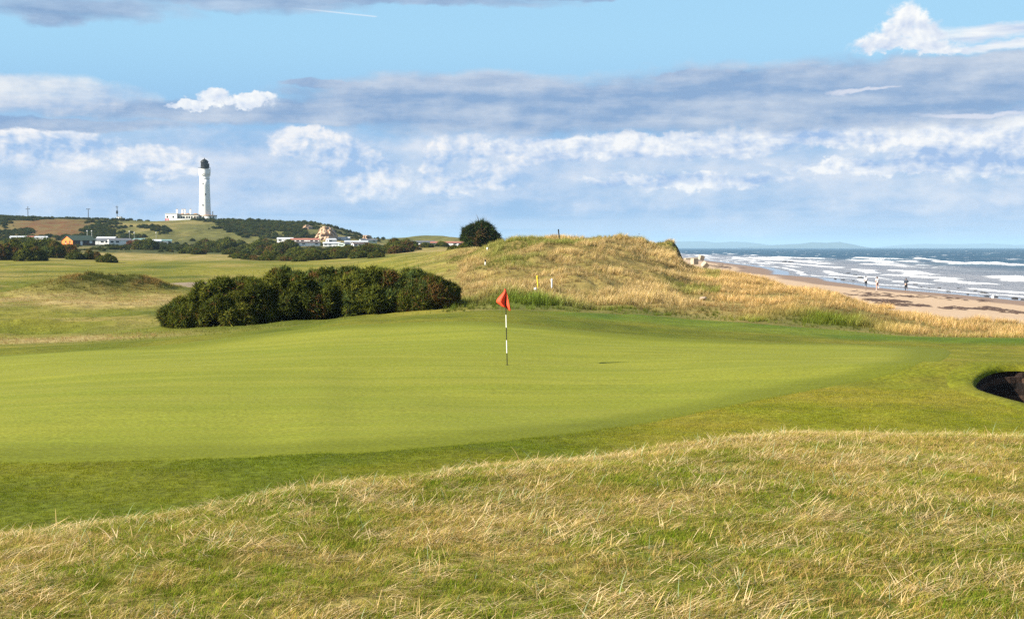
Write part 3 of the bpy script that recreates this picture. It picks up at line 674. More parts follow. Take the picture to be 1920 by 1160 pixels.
# ------------------------------------------------------------------ grass: tuft prototypes scattered on points
def tuft_proto(name, n, lmin, lmax, spread, lean, curl, width, cols, weights, seed, segs=3, bias=(0.0, 0.0)):
    """a tuft of n curved blades; cols are blade colours"""
    g = np.random.default_rng(seed); V = []; Fq = []; C = []; cols = np.array(cols); weights = np.array(weights) / sum(weights)
    for b in range(n):
        a = g.uniform(0, 2 * math.pi); r = spread * math.sqrt(g.uniform()); p = np.array([r * math.cos(a), r * math.sin(a), -0.01])
        L = g.uniform(lmin, lmax); az = g.uniform(0, 2 * math.pi)
        hd = np.array([math.cos(az), math.sin(az)]) + np.array(bias); hd = hd / (np.linalg.norm(hd) + 1e-6)
        th = abs(g.normal(lean, lean * (0.35 if lean < 1.1 else 0.26 if lean < 1.2 else 0.13))); side = np.array([-hd[1], hd[0], 0.0]); w = width * g.uniform(0.7, 1.3)
        c = cols[g.choice(len(cols), p=weights)] * g.uniform(0.8, 1.2); base = len(V); q = p.copy()
        for k in range(segs + 1):
            f = k / segs; ww = w * (1 - f * 0.85) * 0.5
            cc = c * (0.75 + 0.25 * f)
            if k < segs: V += [q - side * ww, q + side * ww]; C += [cc, cc]
            else: V += [q]; C += [cc]
            t = min(th + curl * f, 1.75); stp = L / segs
            q = q + np.array([hd[0] * math.sin(t), hd[1] * math.sin(t), math.cos(t)]) * stp
            q[2] = max(q[2], 0.004 + 0.01 * g.uniform())
        for k in range(segs - 1):
            i = base + 2 * k; Fq.append((i, i + 1, i + 3, i + 2))
        i = base + 2 * (segs - 1); Fq.append((i, i + 1, i + 2))
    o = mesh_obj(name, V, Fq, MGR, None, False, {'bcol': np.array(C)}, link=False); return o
def scatter(name, pts, rotz, scl, tint, protos, label, tilt=None):
    n = len(pts); cl = bpy.data.collections.new(name + '_tufts')
    for i, p in enumerate(protos): p.name = '%s_tuft_%02d' % (name, i); cl.objects.link(p)
    me = bpy.data.meshes.new(name); me.vertices.add(n); me.vertices.foreach_set('co', np.asarray(pts, np.float32).ravel())
    rot = np.zeros((n, 3), np.float32); rot[:, 2] = rotz
    if tilt is not None: rot[:, :2] = tilt
    me.attributes.new('rot', 'FLOAT_VECTOR', 'POINT').data.foreach_set('vector', rot.ravel())
    me.attributes.new('scl', 'FLOAT', 'POINT').data.foreach_set('value', np.asarray(scl, np.float32))
    me.attributes.new('pick', 'INT', 'POINT').data.foreach_set('value', RNG.integers(0, len(protos), n).astype(np.int32))
    me.attributes.new('tint', 'FLOAT_COLOR', 'POINT').data.foreach_set('color', np.concatenate([tint, np.ones((n, 1))], 1).astype(np.float32).ravel())
    me.update(); o = bpy.data.objects.new(name, me); COL.objects.link(o)
    ng = bpy.data.node_groups.new(name, 'GeometryNodeTree')
    ng.interface.new_socket('Geometry', in_out='INPUT', socket_type='NodeSocketGeometry'); ng.interface.new_socket('Geometry', in_out='OUTPUT', socket_type='NodeSocketGeometry')
    N = ng.nodes; gi = N.new('NodeGroupInput'); go = N.new('NodeGroupOutput'); ip = N.new('GeometryNodeInstanceOnPoints'); ci = N.new('GeometryNodeCollectionInfo')
    ci.inputs['Collection'].default_value = cl; ci.inputs['Separate Children'].default_value = True; ci.inputs['Reset Children'].default_value = True
    def na(nm, t):
        a = N.new('GeometryNodeInputNamedAttribute'); a.data_type = t; a.inputs['Name'].default_value = nm
        return [s for s in a.outputs if s.name == 'Attribute' and s.enabled][0]
    e2r = N.new('FunctionNodeEulerToRotation'); L = ng.links
    L.new(na('rot', 'FLOAT_VECTOR'), e2r.inputs[0]); L.new(gi.outputs[0], ip.inputs['Points']); L.new(ci.outputs[0], ip.inputs['Instance'])
    ip.inputs['Pick Instance'].default_value = True; L.new(na('pick', 'INT'), ip.inputs['Instance Index'])
    L.new(e2r.outputs[0], ip.inputs['Rotation']); L.new(na('scl', 'FLOAT'), ip.inputs['Scale']); L.new(ip.outputs[0], go.inputs[0])
    md = o.modifiers.new('scatter', 'NODES'); md.node_group = ng
    tag(o, label, kind='stuff'); return o
def fan_points(n, t0, t1, d0, d1, m=0.0):
    """n random points, even by area, in a sector of the land"""
    d = np.sqrt(RNG.uniform(d0 * d0, d1 * d1, n)); u = RNG.uniform(0, 1, n); return (t0 * d - m) * (1 - u) + (t1 * d + m) * u, d

STRAW = (0.49, 0.375, 0.155); STRAW2 = (0.68, 0.55, 0.32); TAN = (0.36, 0.245, 0.085); OLV = (0.20, 0.20, 0.030); GRN = (0.12, 0.17, 0.016); GRN2 = (0.19, 0.235, 0.022); BLU = (0.24, 0.31, 0.17); BRN = (0.20, 0.12, 0.045)
def foreground_rough():
    # short sward
    n = 62000; x, y = fan_points(n, -0.42, 0.42, 4.2, 16.6, 2.4); px = 960 + F * x / y
    k = y < crest_d(px) + 1.15 + 0.5 * fbm(x / 0.7, y / 0.7, 2, 300); x, y = x[k], y[k]
    z = gz(x, y); n1 = fbm(x / 0.45, y / 0.45, 3, 301); n2 = fbm(x / 1.8, y / 1.6, 3, 303)
    dry = sstep(-0.45, 0.45, n1 * 0.9 + n2 * 0.5)
    tint = mixc((0.74, 0.98, 0.38), (1.32, 1.22, 1.05), dry) * RNG.uniform(0.6, 1.3, (len(x), 1))
    pr = [tuft_proto('sward', 34, 0.03, 0.075, 0.06, 1.0, 0.6, 0.0030, [GRN, GRN2, OLV, TAN, STRAW], [1.8, 2.2, 3.0, 3.0, 3.2], 400 + i, 2, (0.5, 0.1)) for i in range(7)]
    scatter('foreground_sward', np.stack([x, y, z], 1), RNG.uniform(-0.9, 0.9, len(x)), RNG.uniform(0.75, 1.35, len(x)), tint, pr, 'short olive grass of the mound in front')
    # long bleached blades lying over it, in swathes
    n = 40000; x, y = fan_points(n, -0.42, 0.42, 4.2, 16.6, 2.4); px = 960 + F * x / y
    n1 = fbm(x / 0.5, y / 0.5, 3, 311); n2 = fbm(x / 2.0, y / 1.8, 3, 313)
    cr = gauss(y - crest_d(px), 0, 0.2, 0, 0.9, 1)
    k = (y < crest_d(px) + 0.9) & (RNG.uniform(0, 1, n) < np.clip(0.22 + 0.70 * sstep(-0.10, 0.35, n1 * 0.8 + n2 * 0.5) + 0.35 * cr, 0, 1)); x, y, n2 = x[k], y[k], n2[k]; z = gz(x, y)
    tint = np.array([1.30, 1.24, 1.22]) * RNG.uniform(0.8, 1.3, (len(x), 1))
    pr = [tuft_proto('straw', 18, 0.07, 0.20, 0.08, 1.15, 0.75, 0.0044, [STRAW, STRAW2, TAN, OLV, BLU], [3.2, 2.4, 1.8, 0.8, 0.7], 430 + i, 4, (0.9, 0.05)) for i in range(6)]
    pr += [tuft_proto('straw', 18, 0.08, 0.22, 0.13, 1.42, 0.15, 0.0044, [STRAW2, STRAW, TAN], [2, 3, 1], 440 + i, 4, (1.5, 0.0)) for i in range(8)]
    rz = fbm(x / 1.2, y / 1.0, 2, 317) * 1.4 + RNG.normal(0, 0.5, len(x)) + np.where(RNG.uniform(0, 1, len(x)) < 0.3, math.pi, 0)
    scatter('foreground_straw', np.stack([x, y, z], 1), rz, np.where(RNG.uniform(0, 1, len(x)) < 0.03, 1.45, 1.0) * RNG.uniform(0.55, 1.1, len(x)), tint, pr, 'long bleached grass blades lying over the mound in front')
foreground_rough()
def apron_grass():
    n = 42000; x, y = fan_points(n, -0.40, 0.40, 10, 33, 2.4); px = 960 + F * x / y; GC = np.array([-1.0, 38.0])
    k = (y > crest_d(px) + 0.6) & ~inside_poly(x, y, GC + (GP - GC) * 0.985) & ((((x - BK[0]) / (BK[2] + .1)) ** 2 + ((y - BK[1]) / (BK[3] + .1)) ** 2) > 1)
    x, y = x[k], y[k]; c = ground_colour(x, y, None) * 1.9; tint = c / np.array([0.19, 0.2, 0.03]) * RNG.uniform(0.75, 1.3, (len(x), 1))
    A = (0.19, 0.20, 0.03); pr = [tuft_proto('apron', 26, 0.010, 0.028, 0.10, 0.7, 0.6, 0.005, [A, (0.16, 0.19, 0.025), (0.23, 0.21, 0.04)], [3, 2, 1], 500 + i, 2, (0.4, 0)) for i in range(5)]
    scatter('apron_grass', np.stack([x, y, gz(x, y)], 1), RNG.uniform(0, 6.28, len(x)), RNG.uniform(0.7, 1.3, len(x)), tint, pr, 'mown apron grass between the mound and the green')
apron_grass()

def dune_grass():
    n = 60000; x, y = fan_points(n, -0.06, 0.46, 60, 140); px = 960 + F * x / y
    fe = np.interp(px, *FAR_EDGE)
    n1 = fbm(x / 2.2, y / 2.6, 3, 320); n2 = fbm(x / 6, y / 8, 3, 322)
    k = (y > fe + 0.6 + n1 * 1.2) & (px > 850 + 40 * n1) & (x < edge_x(y) + 2.2 + n1 * 1.6) & (RNG.uniform(0, 1, n) < np.clip(0.60 + 0.9 * n1 + 0.2 * n2, 0.12, 1))
    k &= ~((px > 1225) & (y > 112) & ((ground_h(x - 0.6, y) - ground_h(x + 0.6, y)) / 1.2 > 0.85))
    x, y, px, n1, n2 = x[k], y[k], px[k], n1[k], n2[k]; fe = fe[k]; z = gz(x, y)
    gr = np.clip(gauss(px, y, 970, 68, 120, 7) + 0.8 * gauss(px, y, 1230, 69, 130, 4) + 1.1 * gauss(px, y, 1545, 68, 115, 8) + 0.75 * (1 - sstep(0, 5, y - fe)) + 0.75 * sstep(0.08, 0.4, n2) * (px < 1350), 0, 1)
    tint = mixc((1.02, 0.98, 0.95), (0.34, 0.58, 0.18), gr) * np.clip(1 + 1.0 * n1, 0.4, 1.6)[:, None] * RNG.uniform(0.82, 1.18, (len(x), 1))
    tint = tint * mixc((1, 1, 1), (1.08, 1.0, 0.95), sstep(1250, 1400, px))
    top = 0.62 + 0.65 * sstep(-0.2, 0.45, n1) + 0.0; top = top * (1 - 0.30 * sstep(1230, 1330, px)); top = top * (0.45 + 0.55 * sstep(0, 6, y - fe)) * (1 + 0.7 * gauss(px, y, 1560, 68, 90, 6) + 0.35 * gauss(px, y, 960, 70, 90, 6) + 0.4 * gauss(px, y, 1290, 68, 40, 4)); top = top * (0.9 - 0.15 * (px < 1250) * sstep(84, 95, y))
    pr = [tuft_proto('marram', 34, 0.30, 0.72, 0.16, 0.30, 0.75, 0.014, [STRAW, STRAW2, TAN, OLV, BRN], [3.2, 1.8, 2.4, 1.5, 0.7], 460 + i, 3, (0.5, 0.0)) for i in range(8)]
    scatter('dune_grass', np.stack([x, y, z], 1), RNG.uniform(-1.2, 1.2, len(x)), RNG.uniform(0.6, 1.15, len(x)) * top, tint, pr, 'tawny marram grass covering the dunes')
    # rank grass of the left field: hummock, bleached strips, foot of the gorse
    n = 60000; x, y = fan_points(n, -0.42, 0.0, 60, 215); px = 960 + F * x / y; n1 = fbm(x / 2.0, y / 3.0, 3, 330)
    fe = np.interp(px, *FAR_EDGE)
    hum = gauss(x, y, -37.5, 125, 4.2, 7) + gauss(x, y, -33, 128, 3, 6)
    dm = np.clip(dry_mask(x, y, px, y), 0, 1); pth = gauss(x, y, -34.2, 147, 2.9, 8) + gauss(x, y, -33.0, 138, 2.6, 6)
    foot = gauss(x, y, -19, 65.5, 8, 3) + gauss(x, y, -26, 75, 5, 2.5)
    k = (y > fe + 1.0) & (px < 880) & (pth < 0.4) & (RNG.uniform(0, 1, n) < np.clip(0.16 + dm * 0.6 + hum * 1.2 + foot * 0.7 + 0.7 * n1, 0, 1) * (1 - 0.5 * sstep(150, 210, y)))
    x, y, hum, dm, n1 = x[k], y[k], hum[k], dm[k], n1[k]; z = gz(x, y)
    tint = mixc((0.62, 0.85, 0.42), (1.02, 0.95, 0.95), sstep(0.1, 0.6, dm)); tint = mixc(tint, mixc((0.20, 0.30, 0.14), (0.66, 0.56, 0.4), sstep(-0.1, 0.35, n1)[:, None][:, 0]), np.clip(hum, 0, 1)) * RNG.uniform(0.8, 1.2, (len(x), 1))
    pr = [tuft_proto('rank', 26, 0.12, 0.34, 0.14, 0.5, 0.8, 0.011, [STRAW, STRAW2, TAN, OLV, BRN], [3, 1.6, 2.2, 1.6, 0.6], 480 + i, 2, (0.5, 0)) for i in range(6)]
    scatter('field_grass', np.stack([x, y, z], 1), RNG.uniform(-1.5, 1.5, len(x)), RNG.uniform(0.6, 1.1, len(x)) * (0.55 + 1.1 * np.clip(hum, 0, 1)), tint, pr, 'rank and bleached grass of the field behind the green')
dune_grass()

# ------------------------------------------------------------------ gorse, trees and scrub
def sphere_np(nu=8, nv=5):
    V = [(0, 0, 1)]
    for j in range(1, nv):
        for i in range(nu): a = 2 * math.pi * i / nu; p = math.pi * j / nv; V.append((math.sin(p) * math.cos(a), math.sin(p) * math.sin(a), math.cos(p)))
    V.append((0, 0, -1)); Fc = [(0, 1 + i, 1 + (i + 1) % nu) for i in range(nu)]
    for j in range(nv - 2):
        a = 1 + j * nu; Fc += [(a + i, a + nu + i, a + nu + (i + 1) % nu) for i in range(nu)] + [(a + i, a + nu + (i + 1) % nu, a + (i + 1) % nu) for i in range(nu)]
    l = len(V) - 1; a = 1 + (nv - 2) * nu; Fc += [(l, a + (i + 1) % nu, a + i) for i in range(nu)]
    return np.array(V), np.array(Fc)
SPV, SPF = sphere_np()
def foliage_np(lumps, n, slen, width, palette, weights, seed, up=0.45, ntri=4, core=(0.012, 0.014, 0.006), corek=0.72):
    """spiky sprigs over the outside of a union of lumps (x, y, z, r), round dark hearts; returns verts, tris, colours"""
    g = np.random.default_rng(seed); L = np.asarray(lumps, float); w = L[:, 3] ** 2; w /= w.sum()
    i = g.choice(len(L), n * 3, p=w); d = g.normal(size=(n * 3, 3)); d[:, 2] += 0.25; d /= np.linalg.norm(d, axis=1)[:, None]
    p = L[i, :3] + d * (L[i, 3] * g.uniform(0.82, 1.08, n * 3))[:, None]
    ok = p[:, 2] > 0.02
    for k in range(len(L)):
        ok &= ~((np.linalg.norm(p - L[k, :3], axis=1) < L[k, 3] * 0.80) & (i != k))
    p, d, i = p[ok][:n], d[ok][:n], i[ok][:n]; n = len(p)
    ax = d + np.array([0, 0, up]) + g.normal(size=(n, 3)) * 0.25; ax /= np.linalg.norm(ax, axis=1)[:, None]
    pal = np.array(palette); wt = np.array(weights) / sum(weights)
    lc = g.choice(len(pal), len(L), p=wt)                               # each lump leans to one colour
    ci = np.where(g.uniform(size=n) < 0.55, lc[i], g.choice(len(pal), n, p=wt)); c = pal[ci] * g.uniform(0.7, 1.3, (n, 1))
    T = []; C = []
    for k in range(ntri):
        a2 = ax * 0.75 + g.normal(size=(n, 3)) * 0.62; a2 /= np.linalg.norm(a2, axis=1)[:, None]
        sd = np.cross(a2, d + g.normal(size=(n, 3)) * 0.35); sd /= np.linalg.norm(sd, axis=1)[:, None] + 1e-9
        ln = slen * g.uniform(0.45, 1.3, (n, 1)) * np.where(g.uniform(size=(n, 1)) < 0.08, 1.8, 1.0); ww = width * g.uniform(0.7, 1.3, (n, 1)); o = g.normal(size=(n, 3)) * slen * 0.18
        b = p + o - a2 * ln * 0.25
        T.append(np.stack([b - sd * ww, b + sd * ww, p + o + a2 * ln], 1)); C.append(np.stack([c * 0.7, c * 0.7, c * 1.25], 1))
    V = np.concatenate(T).reshape(-1, 3); C = np.concatenate(C).reshape(-1, 3); Fc = np.arange(len(V)).reshape(-1, 3)
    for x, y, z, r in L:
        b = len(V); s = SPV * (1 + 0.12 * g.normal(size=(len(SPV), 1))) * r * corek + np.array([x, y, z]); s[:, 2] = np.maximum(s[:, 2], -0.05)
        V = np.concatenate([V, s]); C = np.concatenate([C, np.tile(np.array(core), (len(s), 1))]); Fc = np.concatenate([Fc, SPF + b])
    return V, Fc, C
def bush_lumps(wx, wy, hh, n, rmin, rmax, seed, zp=0.8):
    """lumps over a dome of half widths wx, wy and height hh"""
    g = np.random.default_rng(seed); out = []
    for k in range(n):
        a = g.uniform(0, 2 * math.pi); e = math.acos(g.uniform(0.0, 1.0)); r = g.uniform(rmin, rmax)
        q = g.uniform(0.70, 1.12)
        x = math.sin(e) * math.cos(a); y = math.sin(e) * math.sin(a); z = math.cos(e)
        out.append((x * (wx - r * 0.7) * q, y * (wy - r * 0.7) * q, max((z ** zp) * (hh - r * 0.8) * q, r * 0.45), r))
    m = min(wx, wy) * 0.55
    for xx in np.arange(-wx + m, wx - m + 0.01, max(m, 0.3)): out.append((xx, 0, hh * 0.35, min(m, hh * 0.5)))
    return out
STEM = plain('gorse_stem', (0.07, 0.05, 0.035), 0.9)
def bush_stems(hh, wx, wy, seed, n=5, r=0.05):
    g = random.Random(seed); mb = MB()
    for k in range(n):
        a = g.uniform(0, 6.28); mb.rod((0.15 * math.cos(a) * wx, 0.15 * math.sin(a) * wy, -0.25), (0.55 * wx * math.cos(a), 0.5 * wy * math.sin(a), hh * 0.6), r, r * 0.4, 6)
    return mb
GORSE_PAL = [(0.050, 0.060, 0.011), (0.082, 0.095, 0.014), (0.140, 0.140, 0.022), (0.140, 0.078, 0.026), (0.070, 0.098, 0.028)]
def bush(name, label, cat, group, x, y, z, wx, wy, hh, n, nl, rmin, rmax, slen, width, seed, pal=GORSE_PAL, wts=(3, 3, 2, 0.8, 1.6), rz=0.0, up=0.45, zp=0.8):
    e = empty(name, (x, y, z - 0.05), rz); tag(e, label, cat, group)
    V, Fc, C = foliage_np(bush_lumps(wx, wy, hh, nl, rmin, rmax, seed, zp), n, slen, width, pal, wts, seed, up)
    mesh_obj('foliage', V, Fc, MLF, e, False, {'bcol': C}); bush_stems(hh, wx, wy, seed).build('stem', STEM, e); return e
# the big thicket behind the green
GB = [(356, 71.5, 1.0, 1.4, 1.35, 'small brown-tipped gorse bush at the left end of the thicket behind the green', (3, 2.6, 1.4, 0.8, 0.8)),
      (435, 72.0, 1.75, 2.0, 2.35, 'tall dark gorse bush with brown patches, second from the left in the thicket', (3, 2.6, 1.4, 0.5, 0.8)),
      (535, 73.0, 2.0, 2.2, 2.5, 'dark gorse bush in the left middle of the thicket behind the green', (3, 3, 1.6, 0.35, 1.0)),
      (640, 73.0, 2.0, 2.1, 2.45, 'highest green gorse bush in the right middle of the thicket behind the green', (2.4, 3, 2.4, 0.3, 2.4)),
      (735, 72.5, 1.9, 2.0, 2.2, 'broad green gorse bush near the right end of the thicket', (2.4, 3, 2.2, 0.3, 2.4)),
      (486, 74.0, 1.6, 1.8, 2.3, 'dark gorse bush set back between the two left middle bushes of the thicket', (3, 3, 1.6, 0.4, 1.0)),
      (588, 74.4, 1.6, 1.8, 2.42, 'dark gorse bush set back in the very middle of the thicket', (3, 3, 1.6, 0.3, 1.4)),
      (690, 74.2, 1.6, 1.8, 2.2, 'green gorse bush set back between the highest and the broad bush', (2.6, 3, 2.0, 0.3, 2.0)),
      (803, 71.5, 1.1, 1.4, 1.55, 'low brownish gorse bush at the right end of the thicket, above the flag side', (3, 2.2, 1.0, 2.0, 0.8))]
for i, (px_, d_, wx_, wy_, hh_, lab_, wt_) in enumerate(GB):
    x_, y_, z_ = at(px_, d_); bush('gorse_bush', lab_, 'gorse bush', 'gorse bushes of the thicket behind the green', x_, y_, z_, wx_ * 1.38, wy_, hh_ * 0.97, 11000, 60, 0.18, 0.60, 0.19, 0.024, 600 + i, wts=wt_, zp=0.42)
# mid-distance gorse: copies of three bushes
def make_far_bush(seed, wt):
    e = empty('gorse_bush'); V, Fc, C = foliage_np(bush_lumps(3.2, 2.8, 2.8, 30, 0.5, 1.05, seed), 1500, 0.45, 0.085, GORSE_PAL, wt, seed)
    mesh_obj('foliage', V, Fc, MLF, e, False, {'bcol': C}); bush_stems(2.8, 3.2, 2.8, seed, 4, 0.09).build('stem', STEM, e); return e
def copy_thing(src):
    c = src.copy(); COL.objects.link(c)
    for ch in src.children:
        k = ch.copy(); COL.objects.link(k); k.parent = c
        for gg in ch.children:
            q = gg.copy(); COL.objects.link(q); q.parent = k
    return c
FB = [make_far_bush(640, (3, 3, 1.5, 1.2, 1)), make_far_bush(641, (3, 2, 1, 2.4, 0.6)), make_far_bush(642, (2, 3, 2.6, 0.4, 2))]
used = [False] * 3
def put_bush(px, py, size, kind, label, group, hs=1.0, d=None):
    x, y, z = hit(px, py, 120, 900) if d is None else at(px, d)
    o = FB[kind] if not used[kind] else copy_thing(FB[kind]); used[kind] = True
    k = size * y / F / 6.4; o.location = (x, y, z - 0.15); o.scale = (k, k, k * hs); o.rotation_euler = (0, 0, random.uniform(0, 6.28)); tag(o, label, 'gorse bush', group); return o
ORD = ['first','second','third','fourth','fifth','sixth','seventh','eighth','ninth','tenth','eleventh','twelfth','thirteenth','fourteenth','fifteenth','sixteenth']
CLUMP = ['gorse bush cut by the left edge of the picture, before the far caravans', 'reddish gorse bush low in the clump by the left edge', 'front gorse bush of the left clump, lowest towards the fairway', 'green gorse bush at the back of the left clump, below the orange chalet', 'reddish gorse bush right of the middle of the left clump', 'small gorse bush at the right end of the left clump', 'broad green gorse bush at the back left of the clump, below the far white caravans']
for ci_, (px_, py_, s_, k_, h_) in enumerate([(-30, 486, 80, 0, .95), (18, 487, 74, 1, 1.05), (58, 489, 62, 0, 1.0), (78, 478, 76, 2, .9), (112, 484, 66, 1, 1.0), (140, 486, 40, 0, .9), (40, 470, 80, 2, .7)]):
    put_bush(px_, py_, s_, k_, CLUMP[ci_], 'gorse clump at the left edge', h_)
put_bush(172, 487, 34, 1, 'lone small gorse bush in pale grass, left of the sandy strip', 'lone gorse bushes', 1.2)
put_bush(200, 492, 40, 0, 'lone dark gorse bush sloping down beside the fairway edge', 'lone gorse bushes', 0.9)
BAND = []
for i in range(58):
    px_ = random.uniform(240, 770); base = np.interp(px_, [240, 330, 430, 470, 560, 620, 700, 740, 770], [474, 478, 480, 488, 490, 486, 485, 478, 468])
    top = np.interp(px_, [240, 340, 430, 560, 700, 770], [466, 462, 458, 470, 474, 464]); q_ = random.random() ** 1.3; py_ = base - (base - top) * q_
    if px_ < 420 and random.random() < 0.5: continue
    BAND.append((px_, py_, q_ < 0.4, random.uniform(28, 58), random.choice([0, 0, 1, 2]), random.uniform(0.7, 1.0)))
for i in range(9): BAND.append((440 + 15 * i + random.uniform(-5, 5), float(np.interp(440 + 15 * i, [430, 470, 560], [481, 487, 490])), True, random.uniform(30, 46), random.choice([0, 0, 1, 2]), random.uniform(0.6, 0.85)))
BAND.sort(); cnt_ = {}
for px_, py_, fr_, s_, k_, h_ in BAND:
    zone = 'below the lighthouse' if px_ < 440 else 'below the scrubby hill' if px_ < 530 else 'below the red-roofed caravan' if px_ < 605 else 'below the cliff' if px_ < 665 else 'right of the cliff' if px_ < 720 else 'by the right row of caravans'
    key = (zone, fr_); cnt_[key] = cnt_.get(key, 0) + 1
    put_bush(px_, py_, s_, k_, '%s gorse bush from the left, %s, gorse band %s' % (ORD[cnt_[key] - 1], 'front row' if fr_ else 'back row', zone), 'gorse band below the caravans', h_)
for ci_, (px_, py_, s_) in enumerate([(775, 467, 30), (800, 465, 28), (830, 466, 34), (852, 467, 34), (870, 469, 30), (935, 464, 26), (950, 462, 20)]):
    put_bush(px_, None, s_, random.choice([0, 2]), ['gorse bush left of the small front caravan of the right row', 'gorse bush before the small front caravan of the right row', 'gorse bush before the long reddish-roofed caravan', 'gorse bush at the left foot of the dark tree', 'gorse bush under the middle of the dark tree', 'gorse bush at the right foot of the dark tree', 'smallest gorse bush, farthest right of the dark tree'][ci_], 'gorse by the dark tree', 0.8, d=random.uniform(172, 190) if px_ > 840 else random.uniform(330, 420))
x_, y_, z_ = hit(268, 461, 380, 760); bush('bracken_clump', 'rust-coloured bracken clump before the small teal-roofed caravan', 'bracken', None, x_, y_ - 8, z_, 4.6, 2.6, 2.3, 1800, 26, 0.5, 1.0, 0.45, 0.08, 699, pal=[(0.20, 0.075, 0.03), (0.14, 0.055, 0.025), (0.10, 0.07, 0.03)], wts=(3, 2, 1))
# windswept tree
def wind_tree():
    x, y, z = at(905, 170); e = empty('windswept_tree', (x, y, z - 0.1)); tag(e, 'dark windswept evergreen tree on the dune skyline above the flag', 'tree')
    lm = [(-1.7, 0, 1.3, .75), (-1.9, 0.3, 1.9, .6), (-1.3, -.4, 1.9, .8), (-1.2, .2, 2.3, .7), (-.6, -.3, 2.4, .8), (-.4, .3, 2.6, .62), (.1, -.2, 2.5, .75), (.6, .1, 2.45, .6), (.9, -.3, 2.1, .7), (1.2, .1, 1.7, .65), (1.5, -.2, 1.3, .6), (1.9, 0, .95, .5), (2.3, .1, .7, .42), (-.4, -.5, 1.5, 1.0), (.5, -.4, 1.4, 0.95), (-1.2, -.2, .9, .8), (.2, .1, .7, .9), (1.1, 0, .7, .7), (-.6, 0, .7, .8), (2.7, 0, .5, .3)]
    lm = [(a * 1.04, b, c * 1.06 + 0.1 * math.sin(a * 9), rr * (0.62 + 0.16 * math.sin(a * 13))) for a, b, c, rr in lm]; gt = np.random.default_rng(88)
    for k in range(22):
        a = gt.uniform(0.15, 2.9); q = gt.uniform(0.92, 1.12); lm.append((-0.25 + 2.1 * math.cos(a) * q, gt.uniform(-.5, .4), 0.45 + 2.35 * math.sin(a) * q * (0.95 if math.cos(a) < 0.3 else 0.72), gt.uniform(.12, .26)))
    V, Fc, C = foliage_np(lm, 4200, 0.50, 0.055, [(0.030, 0.050, 0.013), (0.052, 0.076, 0.016), (0.105, 0.066, 0.032), (0.020, 0.030, 0.012)], (3, 2.2, 1.3, 2), 71, up=0.2)
    V = V * 0.98
    mesh_obj('crown', V, Fc, MLF, e, False, {'bcol': C}); MB().rod((0.2, 0, -.4), (-.2, 0, 1.0), .2, .14, 8).rod((-.2, 0, .9), (-1.1, -.1, 1.9), .12, .05, 6).rod((-.2, 0, .9), (.5, 0, 2.0), .12, .05, 6).build('trunk', STEM, e)
wind_tree()
# scrub over the far hill
def hill_scrub():
    pr = []
    for i in range(4):
        V, Fc, C = foliage_np(bush_lumps(1.5, 1.5, 1.5, 12, 0.35, 0.7, 680 + i), 240, 0.5, 0.12, [(0.8, 1, .35), (1, 1.1, .4), (1.3, 1.2, .5)], (2, 2, 1), 680 + i, core=(0.35, 0.4, 0.15)); pr.append(mesh_obj('scrub', V, Fc, MGR, None, False, {'bcol': C}, link=False))
    n = 60000; x, y = fan_points(n, -0.42, -0.09, 420, 930); px = 960 + F * x / y; n1 = fbm(x / 16, y / 26, 3, 340); n2 = fbm(x / 40, y / 60, 2, 342)
    dn = 0.9 * gauss(px, y, -40, 880, 140, 90) + 0.9 * gauss(px, y, 40, 905, 120, 60) + 0.8 * gauss(px, y, 20, 720, 60, 60) + 1.1 * gauss(px, y, 205, 770, 42, 50) + 0.9 * gauss(px, y, 185, 690, 35, 40) + 0.9 * gauss(px, y, 292, 725, 26, 22) + 0.6 * gauss(px, y, 318, 700, 20, 14)
    dn += 1.3 * gauss(px, y, 490, 740, 75, 60) + 0.8 * gauss(px, y, 560, 700, 30, 25) + 0.7 * gauss(px, y, 60, 660, 80, 30) + 0.7 * gauss(px, y, 380, 650, 70, 18) + 1.0 * gauss(px, y, 555, 790, 40, 30) + 0.9 * gauss(px, y, 440, 765, 34, 40) + 0.8 * gauss(px, y, 390, 800, 30, 18) + 0.5 * gauss(px, y, 650, 790, 30, 20) + 0.5 * gauss(px, y, 150, 880, 90, 40)
    dn += 0.72 * sstep(415, 440, y) * (1 - sstep(540, 580, y)) * (px < 760)
    k = RNG.uniform(0, 1, n) < np.clip(dn * 1.1 + n1 * 1.1 - 0.38, 0, 1) * 0.6; k &= ~((px > 305) & (px < 425) & (y > 806)); k &= ~(gauss(px, y, 95, 735, 75, 90) > 0.75)
    x, y, n2 = x[k], y[k], n2[k]
    tint = np.array([0.052, 0.058, 0.036]) * RNG.uniform(0.6, 1.4, (len(x), 1)) * mixc((1, 1, 1), (1.5, 1.1, 0.8), (RNG.uniform(0, 1, len(x)) < 0.15) * 1.0)
    scatter('hill_scrub', np.stack([x, y, gz(x, y) - 0.2], 1), RNG.uniform(0, 6.28, len(x)), RNG.uniform(0.35, 1.0, len(x)) * (0.65 + 0.35 * sstep(560, 680, y)), tint, pr, 'dark scrub spread over the hill by the lighthouse')
hill_scrub()
